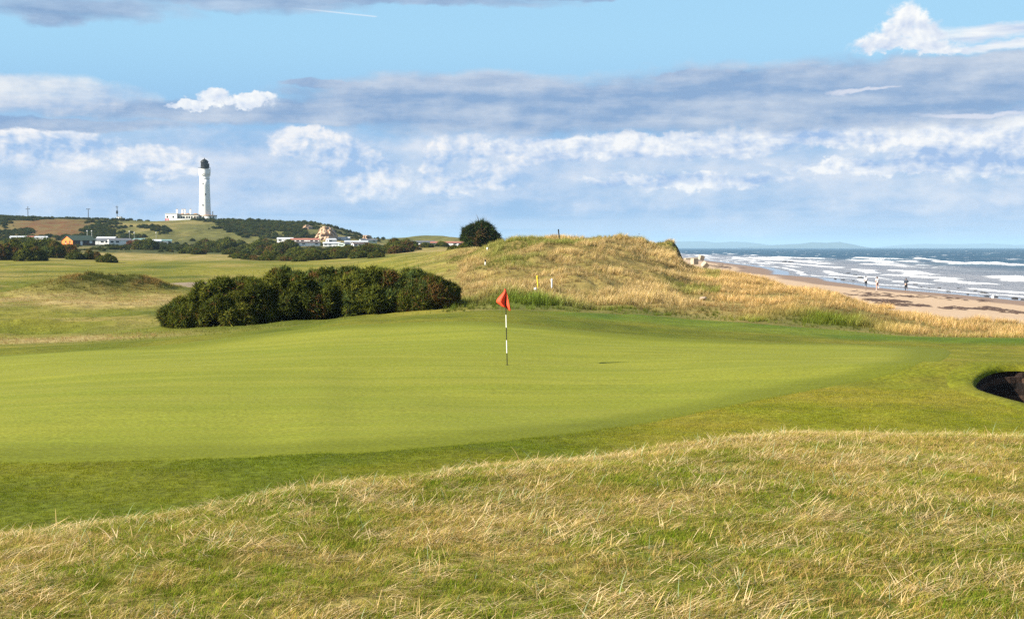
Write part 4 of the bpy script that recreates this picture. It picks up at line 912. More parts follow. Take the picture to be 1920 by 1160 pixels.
# ------------------------------------------------------------------ golf: flagstick, bunker, marker posts
WHITE = plain('white_paint', (0.80, 0.79, 0.76), 0.5, 0.04); BLACK = plain('black_paint', (0.010, 0.011, 0.010), 0.5, 0.1)
def flagstick():
    x, y, z = hit(951, 685, 20, 60); e = empty('golf_flagstick', (x, y, z)); tag(e, 'black and white golf flagstick with a red flag standing in the hole', 'flagstick')
    lean = -0.045; H = 2.12; p = lambda h: (lean * (h / H) * H / 2.0, 0.0, h)
    stops = [-0.10, 0.50, 0.80, 1.10, 1.42, H]; mats = [BLACK, WHITE, BLACK, WHITE, BLACK]; stops = [-0.10, 0.345, 0.70, 1.05, 1.40, H]
    for i in range(5):
        MB().rod(p(stops[i]), p(stops[i + 1]), 0.0125, 0.0125, 10).build('pole_band', mats[i], e)
    fm, nt, b, out = new_mat('flag_cloth'); oc = obj_coords(nt); nz = n_noise(nt, oc, 60, 3, 0.6)
    rgb = nt.nodes.new('ShaderNodeRGB'); rgb.outputs[0].default_value = (0.72, 0.055, 0.012, 1); nt.links.new(vary(nt, rgb.outputs[0], nz, .92, 1.08), b.inputs['Base Color']); b.inputs['Roughness'].default_value = 0.75
    # limp cloth: a narrow top at the pole, blown out to the left below, drooping folds
    nu, nv = 16, 18; V = []
    for j in range(nv):
        v = j / (nv - 1); zt = H - 0.02 - 0.52 * v
        wl = 0.03 + 0.23 * math.sin(min(v / 0.72, 1) * math.pi / 2) ** 1.6 * (1 if v < 0.72 else 1 - (v - 0.72) / 0.28 * 0.75)
        wr = 0.02 + 0.115 * v
        for i in range(nu):
            u = i / (nu - 1); xx = -wl + (wl + wr) * u
            dip = -0.09 * (u - 0.35) * v
            V.append((xx + lean * zt / 2.0, 0.045 * math.sin(u * 9 + v * 2.5) * (0.3 + v) - 0.02, zt + dip + 0.02 * math.sin(u * 6)))
    Fc = [(j * nu + i, j * nu + i + 1, (j + 1) * nu + i + 1, (j + 1) * nu + i) for j in range(nv - 1) for i in range(nu - 1)]
    fl = mesh_obj('flag', V, Fc, fm, e, True); sm = fl.modifiers.new('thickness', 'SOLIDIFY'); sm.thickness = 0.004
    MB().lathe([(0.054, -0.12), (0.054, 0.0145), (0.050, 0.0145), (0.050, -0.11)], 20).build('hole_cup', plain('cup', (0.05, 0.05, 0.045), 0.6), e)
flagstick()

def bunker():
    cx, cy, ax, ay = BK; e = empty('pot_bunker', (cx, cy, float(gz(np.array([cx]), np.array([cy]))[0]))); tag(e, 'deep round pot bunker with stacked turf face at the right edge', 'bunker')
    oz = e.location.z; n = 72; ang = np.linspace(0, 2 * math.pi, n, endpoint=False); ca, sa = np.cos(ang), np.sin(ang)
    wob = 1 + 0.03 * np.sin(3 * ang + 1) + 0.02 * np.sin(5 * ang)
    rim = lambda k, zoff: np.stack([cx + ca * ax * k * wob - cx, cy + sa * ay * k * wob - cy, gz(cx + ca * ax * k * wob, cy + sa * ay * k * wob) + zoff - oz], 1)
    ring = lambda A, B: [(A * n + i, A * n + (i + 1) % n, B * n + (i + 1) % n, B * n + i) for i in range(n)]
    # grassy lip laid over the edge of the turf
    rows = [rim(1.32, -0.03), rim(1.22, 0.022), rim(1.10, 0.045), rim(1.02, 0.045), rim(0.985, 0.01), rim(0.975, -0.08)]
    V = np.concatenate(rows); Fc = []
    for k in range(len(rows) - 1): Fc += ring(k, k + 1)
    wx, wy = V[:, 0] + cx, V[:, 1] + cy
    mesh_obj('grass_lip', V, Fc, MT, e, True, {'Col': ground_colour(wx, wy, V[:, 2]) * np.array([0.86, 0.92, 0.7])})
    # stacked turves, each course set back a little
    tms = [plain('stacked_turf', c_, 0.95, 0.5, 9.0, bumpy=0.8) for c_ in ((0.018, 0.010, 0.007), (0.050, 0.028, 0.018), (0.012, 0.008, 0.006))]; top = rim(0.975, -0.05); nl = 11; th = 0.15
    for k in range(nl):
        k0 = 0.985 - 0.016 * k; z0 = -0.05 - th * k; g = np.random.default_rng(900 + k); j = 1 + 0.008 * g.normal(size=n)
        A = top.copy(); A[:, 0] = ca * ax * k0 * wob * j; A[:, 1] = sa * ay * k0 * wob * j; A[:, 2] = top[:, 2] - th * k - 0.02
        B = A.copy(); B[:, 0] *= 0.993; B[:, 1] *= 0.993; B[:, 2] -= th * 1.15
        C_ = A * np.array([1.05, 1.05, 1]); D_ = B * np.array([1.05, 1.05, 1])
        Fc = [tuple(reversed(f)) for f in ring(0, 1)] + ring(0, 2) + ring(3, 1); mesh_obj('turf_course', np.concatenate([A, B, C_, D_]), Fc, tms[k % 3], e, False)
    fl = []
    for k, dz in ((0.9, 0.0), (0.7, -0.06), (0.4, -0.1), (0.05, -0.11)):
        r = top.copy(); r[:, 0] = ca * ax * k; r[:, 1] = sa * ay * k; r[:, 2] = -th * nl - 0.02 + dz; fl.append(r)
    Fc = []
    for k in range(3): Fc += ring(k, k + 1)
    Fc.append(tuple(3 * n + i for i in range(n)))
    mesh_obj('sand_floor', np.concatenate(fl), Fc, plain('bunker_sand', (0.30, 0.22, 0.15), 0.95, 0.2, 12, bumpy=0.5), e, True)
bunker()

def post(name, label, cat, px, py, hpx, mat, r=0.04, lean=0.0, dmin=60, cap=None, d=None, group=None):
    x, y, z = hit(px, py, dmin, 400) if d is None else at(px, d)
    h = hpx / F * y; e = empty(name, (x, y, z)); tag(e, label, cat, group)
    MB().rod((0, 0, -0.3), (lean * h, 0, h), r, r, 8).build('shaft', mat, e)
    if cap: MB().lathe([(r * 1.25, h - 0.10), (r * 1.25, h + 0.02), (r * .6, h + 0.05)], 10, cx=lean * h).build('cap', cap, e)
    return e
YEL = plain('yellow_paint', (0.72, 0.50, 0.03), 0.5, 0.06)
post('marker_post', 'thin dark leaning post on the dune skyline right of the tree', 'post', 1050, None, 23, plain('tarred_wood', (0.018, 0.018, 0.018), 0.8), 0.055, -0.14, d=123.6)
post('marker_post', 'yellow hazard stake leaning in the grass behind the flag', 'stake', 1010, 541, 23, YEL, 0.045, -0.12, cap=YEL)
post('marker_post', 'white stake in the grass to the right of the yellow stake', 'stake', 1035, 541, 17, WHITE, 0.045, -0.02, cap=WHITE)
post('marker_post', 'small white stake with black top on the slope left of the dune', 'stake', 910, 497, 9, WHITE, 0.05, 0, cap=BLACK)
post('marker_post', 'tiny white stake below the dark tree', 'stake', 914, 471, 6, WHITE, 0.06, 0, cap=WHITE)
def round_marker():
    x, y, z = hit(1004, 556, 60, 140); e = empty('round_marker', (x, y, z)); tag(e, 'small white round marker on a thin stick behind the flag', 'marker')
    h = 14 / F * y + 0.0; MB().rod((0, 0, -0.2), (0, 0, h), 0.012, 0.012, 6).build('stick', WHITE, e); MB().lathe([(0.0, h - .10), (.06, h - .07), (.088, h), (.07, h + .07), (0, h + .10)], 12).build('disc', WHITE, e, True)
round_marker()

# ------------------------------------------------------------------ rocks, blocks, seaweed
def rock_obj(name, sx, sy, sz, seed, mat, blocky=0.0):
    bm = bmesh.new(); bmesh.ops.create_icosphere(bm, subdivisions=2, radius=1.0); g = np.random.default_rng(seed)
    pl = [(Vector(g.normal(size=3)).normalized(), g.uniform(0.55, 0.85)) for _ in range(9)]
    for v in bm.verts:
        for nn, dd in pl:
            k = v.co.dot(nn)
            if k > dd: v.co -= nn * (k - dd)
        v.co = Vector((v.co.x * sx, v.co.y * sy, v.co.z * sz))
    me = bpy.data.meshes.new(name); bm.to_mesh(me); bm.free(); me.materials.append(mat); o = bpy.data.objects.new(name, me); COL.objects.link(o); return o
PALE = plain('pale_stone', (0.30, 0.23, 0.17), 0.9, 0.25, 4, bumpy=0.6); WEED = plain('weedy_rock', (0.028, 0.026, 0.024), 0.55, 0.4, 5, bumpy=0.6); CONC = plain('old_concrete', (0.34, 0.285, 0.205), 0.9, 0.18, 1.5, bumpy=0.5)
for px_, py_, w_, lab in [(1184, 548, 20, 'flat pale stone half hidden in the dune grass, right of the white stake'), (1318, 562, 16, 'angular pinkish stone in the dune grass above the green, the largest there'), (1403, 563, 12, 'small pale stone in the dune grass, right of the pinkish one')]:
    x_, y_, z_ = hit(px_, py_, 62, 130); k_ = w_ / F * y_ / 2; o = rock_obj('stone', k_, k_ * .8, k_ * .62, int(px_), PALE); o.location = (x_, y_ - 0.3, z_ + k_ * .35); tag(o, lab, 'stone')
TR = [(1446, 495, 12), (1458, 496, 14), (1470, 498, 13), (1484, 499, 14), (1566, 523, 7), (1574, 520, 8), (1590, 519, 11), (1580, 525, 9), (1603, 523, 12), (1614, 525, 14), (1600, 528, 7), (1706, 537, 7), (1716, 539, 9), (1728, 542, 5), (1742, 544, 6), (1761, 545, 8), (1771, 543, 8), (1779, 548, 11), (1797, 548, 8), (1815, 552, 6), (1830, 551, 12), (1845, 553, 16), (1850, 556, 11), (1866, 557, 12), (1882, 555, 12), (1904, 560, 14), (1917, 562, 10)]
rc_ = {}; TR.sort()
for i, (px_, py_, w_) in enumerate(TR):
    x_, y_, z_ = hit(px_, py_, 100, 900); k_ = w_ / F * y_ / 2; o = rock_obj('tide_rock', k_, k_ * 1.3, max(k_ * .35, .12), 950 + i, WEED); o.location = (x_, y_, max(z_, 0) + 0.03); o.rotation_euler = (0, 0, random.uniform(-.4, .4))
    zn = 'at the waterline far along the beach' if px_ < 1500 else 'in the shallows left of the walkers' if px_ < 1640 else 'at the waterline right of the dark-clothed runner'
    rc_[zn] = rc_.get(zn, 0) + 1; tag(o, '%s dark weedy rock from the left, %s' % (ORD[rc_[zn] - 1], zn), 'rock', 'weedy rocks along the waterline')
x_, y_, z_ = hit(1862, 559, 100, 300); o = rock_obj('stone', .22, .2, .28, 77, WHITE); o.location = (x_, y_, z_ + .15); tag(o, 'small white stone among the dark rocks at the waterline', 'stone')
def block(px, py, d, size, rot, lab, slab=False):
    x, y, z = at(px, d); s = size / 2; bm = bmesh.new(); bmesh.ops.create_cube(bm, size=size)
    if slab:
        for v in bm.verts: v.co.x *= 3.0; v.co.z *= .35
    bmesh.ops.bevel(bm, geom=list(bm.edges), offset=0.06, segments=2, affect='EDGES'); g = np.random.default_rng(int(px))
    for v in bm.verts: v.co += Vector(g.normal(size=3)) * 0.015
    me = bpy.data.meshes.new('concrete_block'); bm.to_mesh(me); bm.free(); me.materials.append(CONC); o = bpy.data.objects.new('concrete_block', me); COL.objects.link(o)
    zc = CZ + (464 - py) / F * d; o.location = (x, y, max(zc, z + s * 0.5)); o.rotation_euler = rot; tag(o, lab, 'concrete block', 'concrete blocks at the end of the dune')
block(1302, 490, 300, 1.25, (0, 0, R(28)), 'upright pale concrete block nearest the dark end of the dune')
block(1315, 483, 400, 1.35, (R(6), R(14), R(20)), 'tilted concrete block standing highest, behind the others')
block(1322, 497, 262, 1.05, (R(24), R(32), R(30)), 'concrete block tipped on its corner, nearest the sand')
block(1298, 484.5, 420, 1.5, (0, R(-3), R(10)), 'long low concrete slab behind the upright block', True)
def seaweed():
    g = np.random.default_rng(5); V = []; Fc = []
    lines = [((1600, 553), (1730, 556), 60), ((1625, 562), (1700, 566), 90), ((1650, 569), (1740, 573), 70), ((1770, 577), (1860, 580), 60), ((1850, 577), (1920, 588), 50), ((1340, 497), (1372, 503), 60), ((1600, 545), (1660, 552), 20), ((1740, 556), (1860, 566), 24), ((1560, 505), (1590, 512), 8)]
    for (a, b), (c, d), n in lines:
        for k in range(n):
            t = g.uniform(); px, py = a + (c - a) * t + g.normal() * 8, b + (d - b) * t + g.normal() * 1.3
            x, y, z = hit(px, py, 70, 700); r = g.uniform(0.05, 0.22) * (1 + y / 200); m = 7; b0 = len(V)
            V.append((x, y, z + 0.05 + 0.1 * r))
            for i in range(m):
                aa = 6.283 * i / m; q = r * g.uniform(0.5, 1.3); V.append((x + q * 1.7 * math.cos(aa), y + q * 1.4 * math.sin(aa), z + 0.006 - 0.045 * q * 1.7 * math.cos(aa)))
            Fc += [(b0, b0 + 1 + i, b0 + 1 + (i + 1) % m) for i in range(m)]
    o = mesh_obj('seaweed', V, Fc, plain('dry_seaweed', (0.075, 0.045, 0.032), 0.9, 0.4, 6), None); tag(o, 'scattered dry seaweed along the tide lines on the sand', kind='stuff')
seaweed()

# ------------------------------------------------------------------ people
SKIN = plain('skin', (0.55, 0.33, 0.23), 0.6, 0.03)
def skinned(name, joints, edges, mat, parent, root=0, sub=2):
    """joints: (x, y, z, radius)"""
    bm = bmesh.new(); lay = bm.verts.layers.skin.verify(); vs = []
    for i, (x, y, z, r) in enumerate(joints):
        v = bm.verts.new((x, y, z)); rr = r if isinstance(r, tuple) else (r, r); v[lay].radius = rr; v[lay].use_root = (i == root); vs.append(v)
    for a, b in edges: bm.edges.new((vs[a], vs[b]))
    me = bpy.data.meshes.new(name); bm.to_mesh(me); bm.free(); me.materials.append(mat); o = bpy.data.objects.new(name, me); COL.objects.link(o); o.parent = parent
    o.modifiers.new('skin', 'SKIN').use_smooth_shade = True; s = o.modifiers.new('smooth', 'SUBSURF'); s.levels = 1; s.render_levels = sub; return o
def limb(pts): return pts, [(i, i + 1) for i in range(len(pts) - 1)]
def person(px, py, label, yaw, top, bottom, hair, legs, arms, lean=0.0, shorts=False, hood=False, skirt=None, H=1.72, shoe=WHITE):
    """legs: per side (knee forward, knee up, foot forward, foot up); arms: per side (elbow fwd, elbow z, hand fwd, hand z); facing +y of the figure"""
    x, y, z = hit(px, py, 100, 300); k = H / 1.72; e = empty('person', (x, y, z), yaw); e.scale = (k, k, k); tag(e, label, 'person', 'people on the beach')
    P = (0, 0, .95); L = lambda h: lean * (h - .95)                      # forward lean above the hip
    J = [(0, 0, .95, .13), (0, L(1.12), 1.12, .12), (0, L(1.32), 1.32, .145), (0, L(1.43), 1.44, .07), (0, L(1.5), 1.50, .055), (0, L(1.56) + .015, 1.57, .085), (0, L(1.64) + .01, 1.66, .085), (0, L(1.7), 1.715, .045)]
    E = [(i, i + 1) for i in range(7)]
    lj = []; aj = []
    for s, (kf, ku, ff, fu) in zip((-1, 1), legs):
        b = len(J); hip = (s * .09, 0, .90); kn = (s * .10, kf, .49 + ku); an = (s * .10, ff, .085 + fu)
        J += [(*hip, .085), (*[(hip[i] + kn[i]) / 2 for i in range(3)], .078), (*kn, .055), (*[kn[i] * .6 + an[i] * .4 for i in range(3)], .054), (*an, .035), (an[0], an[1] + .10, max(an[2] - .045, .03), .035), (an[0], an[1] + .19, max(an[2] - .05, .025), .022)]
        E += [(0, b)] + [(b + i, b + i + 1) for i in range(6)]; lj.append((hip, kn, an))
    for s, (ef, ez, hf, hz) in zip((-1, 1), arms):
        b = len(J); sh = (s * .18, L(1.38), 1.39); el = (s * .25, L(1.2) + ef, ez); ha = (s * .20, L(1.2) + hf, hz)
        J += [(*sh, .062), (*el, .043), (*ha, .030)]; d = (Vector(ha) - Vector(el)).normalized(); J += [(*(Vector(ha) + d * .07), .034)]
        E += [(2, b), (b, b + 1), (b + 1, b + 2), (b + 2, b + 3)]; aj.append((sh, el, ha))
        for q in range(4):                                              # fingers and thumb
            c = len(J); o = Vector(((q - 1.5) * .016, 0, 0)); p0 = Vector(ha) + d * .09 + o; J += [(*p0, .009), (*(p0 + d * (.045 + .012 * (q in (1, 2)))), .008)]; E += [(b + 3, c), (c, c + 1)]
        c = len(J); p0 = Vector(ha) + d * .04 + Vector((-s * .03, .01, 0)); J += [(*p0, .010), (*(p0 + d * .04 + Vector((-s * .02, 0, 0))), .009)]; E += [(b + 2, c), (c, c + 1)]
    body = skinned('body', J, E, SKIN, e)
    # clothes a little outside the body
    tj = [(0, 0, .88 if not hood else .86, (.165, .125)), (0, L(1.08), 1.08, (.155, .12)), (0, L(1.32), 1.32, (.19, .14)), (0, L(1.43), 1.45, (.09, .085))]; te = [(0, 1), (1, 2), (2, 3)]
    for s, (sh, el, ha) in zip((-1, 1), aj):
        b = len(tj); sl = 1.0 if hood else 0.0
        mid = [(sh[i] * .35 + el[i] * .65) for i in range(3)]
        tj += [(*sh, .078), (*mid, .066)]; te += [(2, b), (b, b + 1)]
        if hood: tj += [(*el, .06), (*[(el[i] * .15 + ha[i] * .85) for i in range(3)], .045)]; te += [(b + 1, b + 2), (b + 2, b + 3)]
    skinned('hooded_top' if hood else 'shirt', tj, te, top, e)
    bj = [(0, 0, .98, (.15, .12)), (0, 0, .90, (.15, .125))]; be = [(0, 1)]
    for s, (hip, kn, an) in zip((-1, 1), lj):
        b = len(bj); m = [(hip[i] + kn[i]) / 2 for i in range(3)]
        bj += [(hip[0], hip[1], hip[2] - .04, .105), (*m, .098 if shorts else .09)]; be += [(1, b), (b, b + 1)]
        if not shorts: bj += [(*kn, .068), (*[kn[i] * .6 + an[i] * .4 for i in range(3)], .064), (*[kn[i] * .1 + an[i] * .9 for i in range(3)], .048)]; be += [(b + 1, b + 2), (b + 2, b + 3), (b + 3, b + 4)]
    skinned('shorts' if shorts else 'trousers', bj, be, bottom, e)
    if skirt: skinned('tied_jacket', [(0, 0, 1.02, (.17, .14)), (0, -.01, .86, (.215, .17)), (0.02, -.02, .66, (.22, .165)), (0.02, -.02, .60, (.17, .12))], [(0, 1), (1, 2), (2, 3)], skirt, e)
    hj = [(0, L(1.6) - .02, 1.60, .085), (0, L(1.67), 1.675, .098), (0, L(1.7), 1.70, .09), (0, L(1.5) - .05, 1.50, .05)]
    if hood: hj = [(0, L(1.52) - .02, 1.50, .10), (0, L(1.62) - .01, 1.62, .118), (0, L(1.7) - .01, 1.71, .09)]
    skinned('hair' if not hood else 'hood', hj, [(i, i + 1) for i in range(2)] + ([(0, 3)] if not hood else []), hair, e)
    # face: nose, eyes, mouth as small sub-surfaces of the head
    fy = L(1.6) + .095; MB().lathe([(0, -.018), (.012, -.012), (.006, .02), (0, .024)], 6, 0, fy, ).build('nose', SKIN, e).location = (0, .004, 1.60)
    for s, (hip, kn, an) in zip((-1, 1), lj):
        skinned('shoe', [(an[0], an[1] - .03, an[2] - .02, .045), (an[0], an[1] + .09, max(an[2] - .045, .035), .042), (an[0], an[1] + .20, max(an[2] - .05, .03), .030)], [(0, 1), (1, 2)], shoe, e, sub=1)
DARK = plain('dark_cloth', (0.016, 0.018, 0.022), 0.85, 0.2); NAVY = plain('slate_cloth', (0.055, 0.068, 0.09), 0.85, 0.15); WCL = plain('white_cloth', (0.78, 0.78, 0.76), 0.8, 0.04); JEAN = plain('dark_denim', (0.03, 0.045, 0.075), 0.85, 0.15); REDB = plain('dark_red_shorts', (0.12, 0.02, 0.02), 0.8, 0.1)
HAIRB = plain('brown_hair', (0.11, 0.055, 0.03), 0.6, 0.2); HAIRD = plain('dark_hair', (0.02, 0.016, 0.014), 0.6, 0.2)
person(1623.5, 538, 'walker in a white top with a black jacket tied round the waist and dark trousers', R(-8), WCL, JEAN, HAIRD, [(.04, 0, -.02, 0), (.10, .0, .16, 0)], [(-.03, 1.12, .12, .95), (.02, 1.12, .10, .93)], 0.0, skirt=DARK, H=1.55, shoe=WHITE)
person(1645, 543.5, 'runner with brown hair in a white T-shirt and short shorts, bare legs', R(12), WCL, REDB, HAIRB, [(.06, 0, .0, 0), (.10, .05, -.28, .24)], [(-.12, 1.13, .12, 1.10), (-.05, 1.12, .20, 1.14)], 0.12, shorts=True, H=1.68, shoe=WHITE)
person(1699, 547, 'runner in a dark slate hooded top and black leggings, nearest on the beach', R(0), NAVY, DARK, NAVY, [(.04, 0, .0, 0), (.12, .04, -.20, .26)], [(-.10, 1.12, .13, 1.10), (-.06, 1.12, .18, 1.16)], 0.08, hood=True, H=1.76, shoe=DARK)

# ------------------------------------------------------------------ lighthouse and keepers' houses
GLASS = plain('dark_glass', (0.02, 0.025, 0.03), 0.15, 0.1); OCH = plain('ochre_trim', (0.36, 0.20, 0.09), 0.8, 0.1); SLATE = plain('slate_roof', (0.075, 0.072, 0.072), 0.8, 0.2, 1.0)
def lighthouse():
    d = 830.0; x = (385.4 - 960) / F * d; z = CZ + (464 - 413.0) / F * d; k = d / F        # metres per photo pixel
    e = empty('lighthouse', (x, d, z)); tag(e, 'tall white lighthouse tower with black lantern on the hill', 'lighthouse'); Z = lambda py: (413.0 - py) * k
    pr = [(3.45, Z(404)), (3.38, Z(400)), (3.25, Z(385)), (3.08, Z(365)), (2.92, Z(348)), (2.82, Z(336))]
    tw = MB().lathe([(3.5, -2.0)] + pr, 40).build('tower', WHITE, e, True)
    MB().lathe([(2.95, Z(336)), (2.95, Z(335.0)), (2.86, Z(334.6)), (2.86, Z(329)), (3.0, Z(328.6))], 40).build('string_course', WHITE, e, True)
    g = MB().lathe([(2.86, Z(329)), (3.1, Z(328)), (3.3, Z(326.4)), (3.42, Z(326)), (3.42, Z(318.6)), (3.5, Z(318.4)), (3.5, Z(317.8)), (3.1, Z(317.8)), (3.1, Z(318.6))], 40).build('gallery', WHITE, e)
    for i in range(24):
        a = 2 * math.pi * i / 24; MB().box(-.12, .12, 2.8, 3.32, Z(330.2), Z(327.0)).build('corbel', WHITE, g).rotation_euler = (0, 0, a)
    for i in range(18):
        a = 2 * math.pi * i / 18; MB().rod((3.42 * math.cos(a), 3.42 * math.sin(a), Z(317.8)), (3.42 * math.cos(a), 3.42 * math.sin(a), Z(314.5)), .035, .035, 5).build('baluster', BLACK, g)
    rl = MB()
    for zz in (Z(314.5), Z(316.2)):
        for i in range(36): a, b = 2 * math.pi * i / 36, 2 * math.pi * (i + 1) / 36; rl.rod((3.42 * math.cos(a), 3.42 * math.sin(a), zz), (3.42 * math.cos(b), 3.42 * math.sin(b), zz), .03, .03, 4)
    rl.build('railing', BLACK, g)
    ln = MB().lathe([(2.25, Z(318.2)), (2.25, Z(312.5)), (2.32, Z(312.4)), (2.32, Z(312.0))], 16).build('lantern', BLACK, e)
    MB().lathe([(2.05, Z(312.0)), (2.05, Z(305.2))], 16).build('lantern_glass', plain('lantern_panes', (0.03, 0.03, 0.033), 0.2, 0.1), ln)
    for i in range(16):
        a = 2 * math.pi * i / 16; MB().rod((2.1 * math.cos(a), 2.1 * math.sin(a), Z(312)), (2.1 * math.cos(a + .39), 2.1 * math.sin(a + .39), Z(305.2)), .07, .07, 4).rod((2.1 * math.cos(a), 2.1 * math.sin(a), Z(312)), (2.1 * math.cos(a - .39), 2.1 * math.sin(a - .39), Z(305.2)), .07, .07, 4).build('astragal', BLACK, ln)
    MB().lathe([(2.35, Z(305.2)), (2.3, Z(304.2)), (1.95, Z(302.4)), (1.35, Z(300.6)), (.6, Z(299.4)), (.25, Z(299.0)), (.32, Z(298.4)), (.22, Z(297.6)), (.06, Z(297.2)), (.04, Z(295.8)), (0, Z(295.6))], 24).build('dome', BLACK, e, True)
    MB().box(1.9, 2.75, -.4, .4, Z(316), Z(307.5)).build('gallery_door', BLACK, e)
    for py, a in ((345, -100), (365, -70), (385, -100)):
        r = 3.0; aa = R(a); w = MB().box(-.28, .28, -.12, .08, -.6, .6).build('window', GLASS, e); rr = np.interp(py, [336, 404], [2.82, 3.45]); w.location = (rr * math.cos(aa), rr * math.sin(aa), Z(py)); w.rotation_euler = (0, 0, aa + math.pi / 2)
    # round single-storey base
    b = MB().lathe([(5.25, -2.5), (5.25, Z(405.0))], 48, cx=1.55).build('base_building', WHITE, e)
    MB().lathe([(5.40, Z(405.0)), (5.40, Z(404.0)), (5.22, Z(403.6)), (3.0, Z(403.2))], 48, cx=1.55).build('coping', OCH, b)
    for a in (-128, -104, -62, -40):
        aa = R(a); w = MB().box(-.38, .38, -.1, .06, .9, 2.2).build('window', GLASS, b); w.location = (1.55 + 5.25 * math.cos(aa), 5.25 * math.sin(aa), 0); w.rotation_euler = (0, 0, aa + math.pi / 2)
    MB().box(4.2, 4.75, -.4, .3, Z(404), Z(396.8)).box(4.1, 4.85, -.5, .4, Z(396.8), Z(396.4)).build('chimney', WHITE, b)
    # keepers' houses
    hx = (345 - 960) / F * 826; c = empty('keepers_house', (hx, 826, z - 0.2)); tag(c, 'low white keepers\' house with chimneys beside the lighthouse', 'house')
    X = lambda px: (px - 345) * k
    w1 = MB().box(X(314.2), X(336), -4, 5, -2.5, Z(400.8)).build('wing_wall', WHITE, c); MB().box(X(313.8), X(336.3), -4.2, 5.2, Z(400.8), Z(400.2)).build('parapet', WHITE, w1)
    w2 = MB().box(X(336), X(374), -2.2, 5, -2.5, Z(402.4)).build('wall', plain('cream_wall', (0.70, 0.66, 0.56), 0.8, 0.06), c)
    rf = MB().box(X(336), X(374.3), -2.5, 5.2, Z(402.4), Z(401.6)).build('roof', SLATE, c)
    for a, b2 in ((340, 348), (350, 357), (363.5, 372)):
        m = (a + b2) / 2; MB().add([(X(a), -2.45, Z(401.6)), (X(b2), -2.45, Z(401.6)), (X(m), -1.2, Z(399.6)), (X(a), 5, Z(401.6)), (X(b2), 5, Z(401.6)), (X(m), 4, Z(399.6))], [(0, 1, 2), (1, 4, 5, 2), (0, 2, 5, 3), (3, 5, 4)]).build('roof_hip', OCH, rf)
    for px in (333, 343, 347.5, 358):
        MB().box(X(px) - .42, X(px) + .42, -.3, .9, Z(402), Z(393.4)).box(X(px) - .52, X(px) + .52, -.4, 1.0, Z(393.4), Z(392.6)).build('chimney', WHITE, rf)
        for q in (-.2, .2): MB().lathe([(.13, Z(392.6)), (.11, Z(391.2))], 8, X(px) + q, .3).build('chimney_pot', OCH, rf)
    for px in (338, 343, 347.5, 353, 357.3, 362, 372): MB().box(X(px) - .42, X(px) + .42, -2.26, -2.15, Z(409.3), Z(405.2)).build('window', GLASS, w2)
    MB().box(X(367.6) - .5, X(367.6) + .5, -2.27, -2.15, Z(412), Z(405)).build('door', plain('brown_door', (0.12, 0.06, 0.035), 0.6), w2)
    for px in (318, 329): MB().box(X(px) - .4, X(px) + .4, -4.06, -3.95, Z(408.5), Z(404.8)).build('window', GLASS, w1)
    yw = empty('yard_wall', (hx, 818, z - .3)); tag(yw, 'low white yard wall in front of the keepers\' house', 'wall', kind='thing'); MB().box(X(336), X(365), -.3, .3, -2.5, Z(410.2)).build('wall_panel', WHITE, yw); MB().box(X(335.8), X(365.2), -.4, .4, Z(410.2), Z(409.7)).build('coping', WHITE, yw)
    rd = empty('red_gate', (hx, 815, z - .3)); tag(rd, 'small red painted gate before the white house end', 'gate'); RED = plain('red_paint', (0.55, 0.03, 0.05), 0.6)
    for px in (320.5, 323, 326): MB().box(X(px) - .22, X(px) + .22, -.1, .1, -1.5, Z(409.6)).build('gate_post', RED, rd)
    MB().box(X(320), X(326.5), -.05, .05, Z(411.8), Z(411.0)).build('gate_rail', RED, rd)
lighthouse()

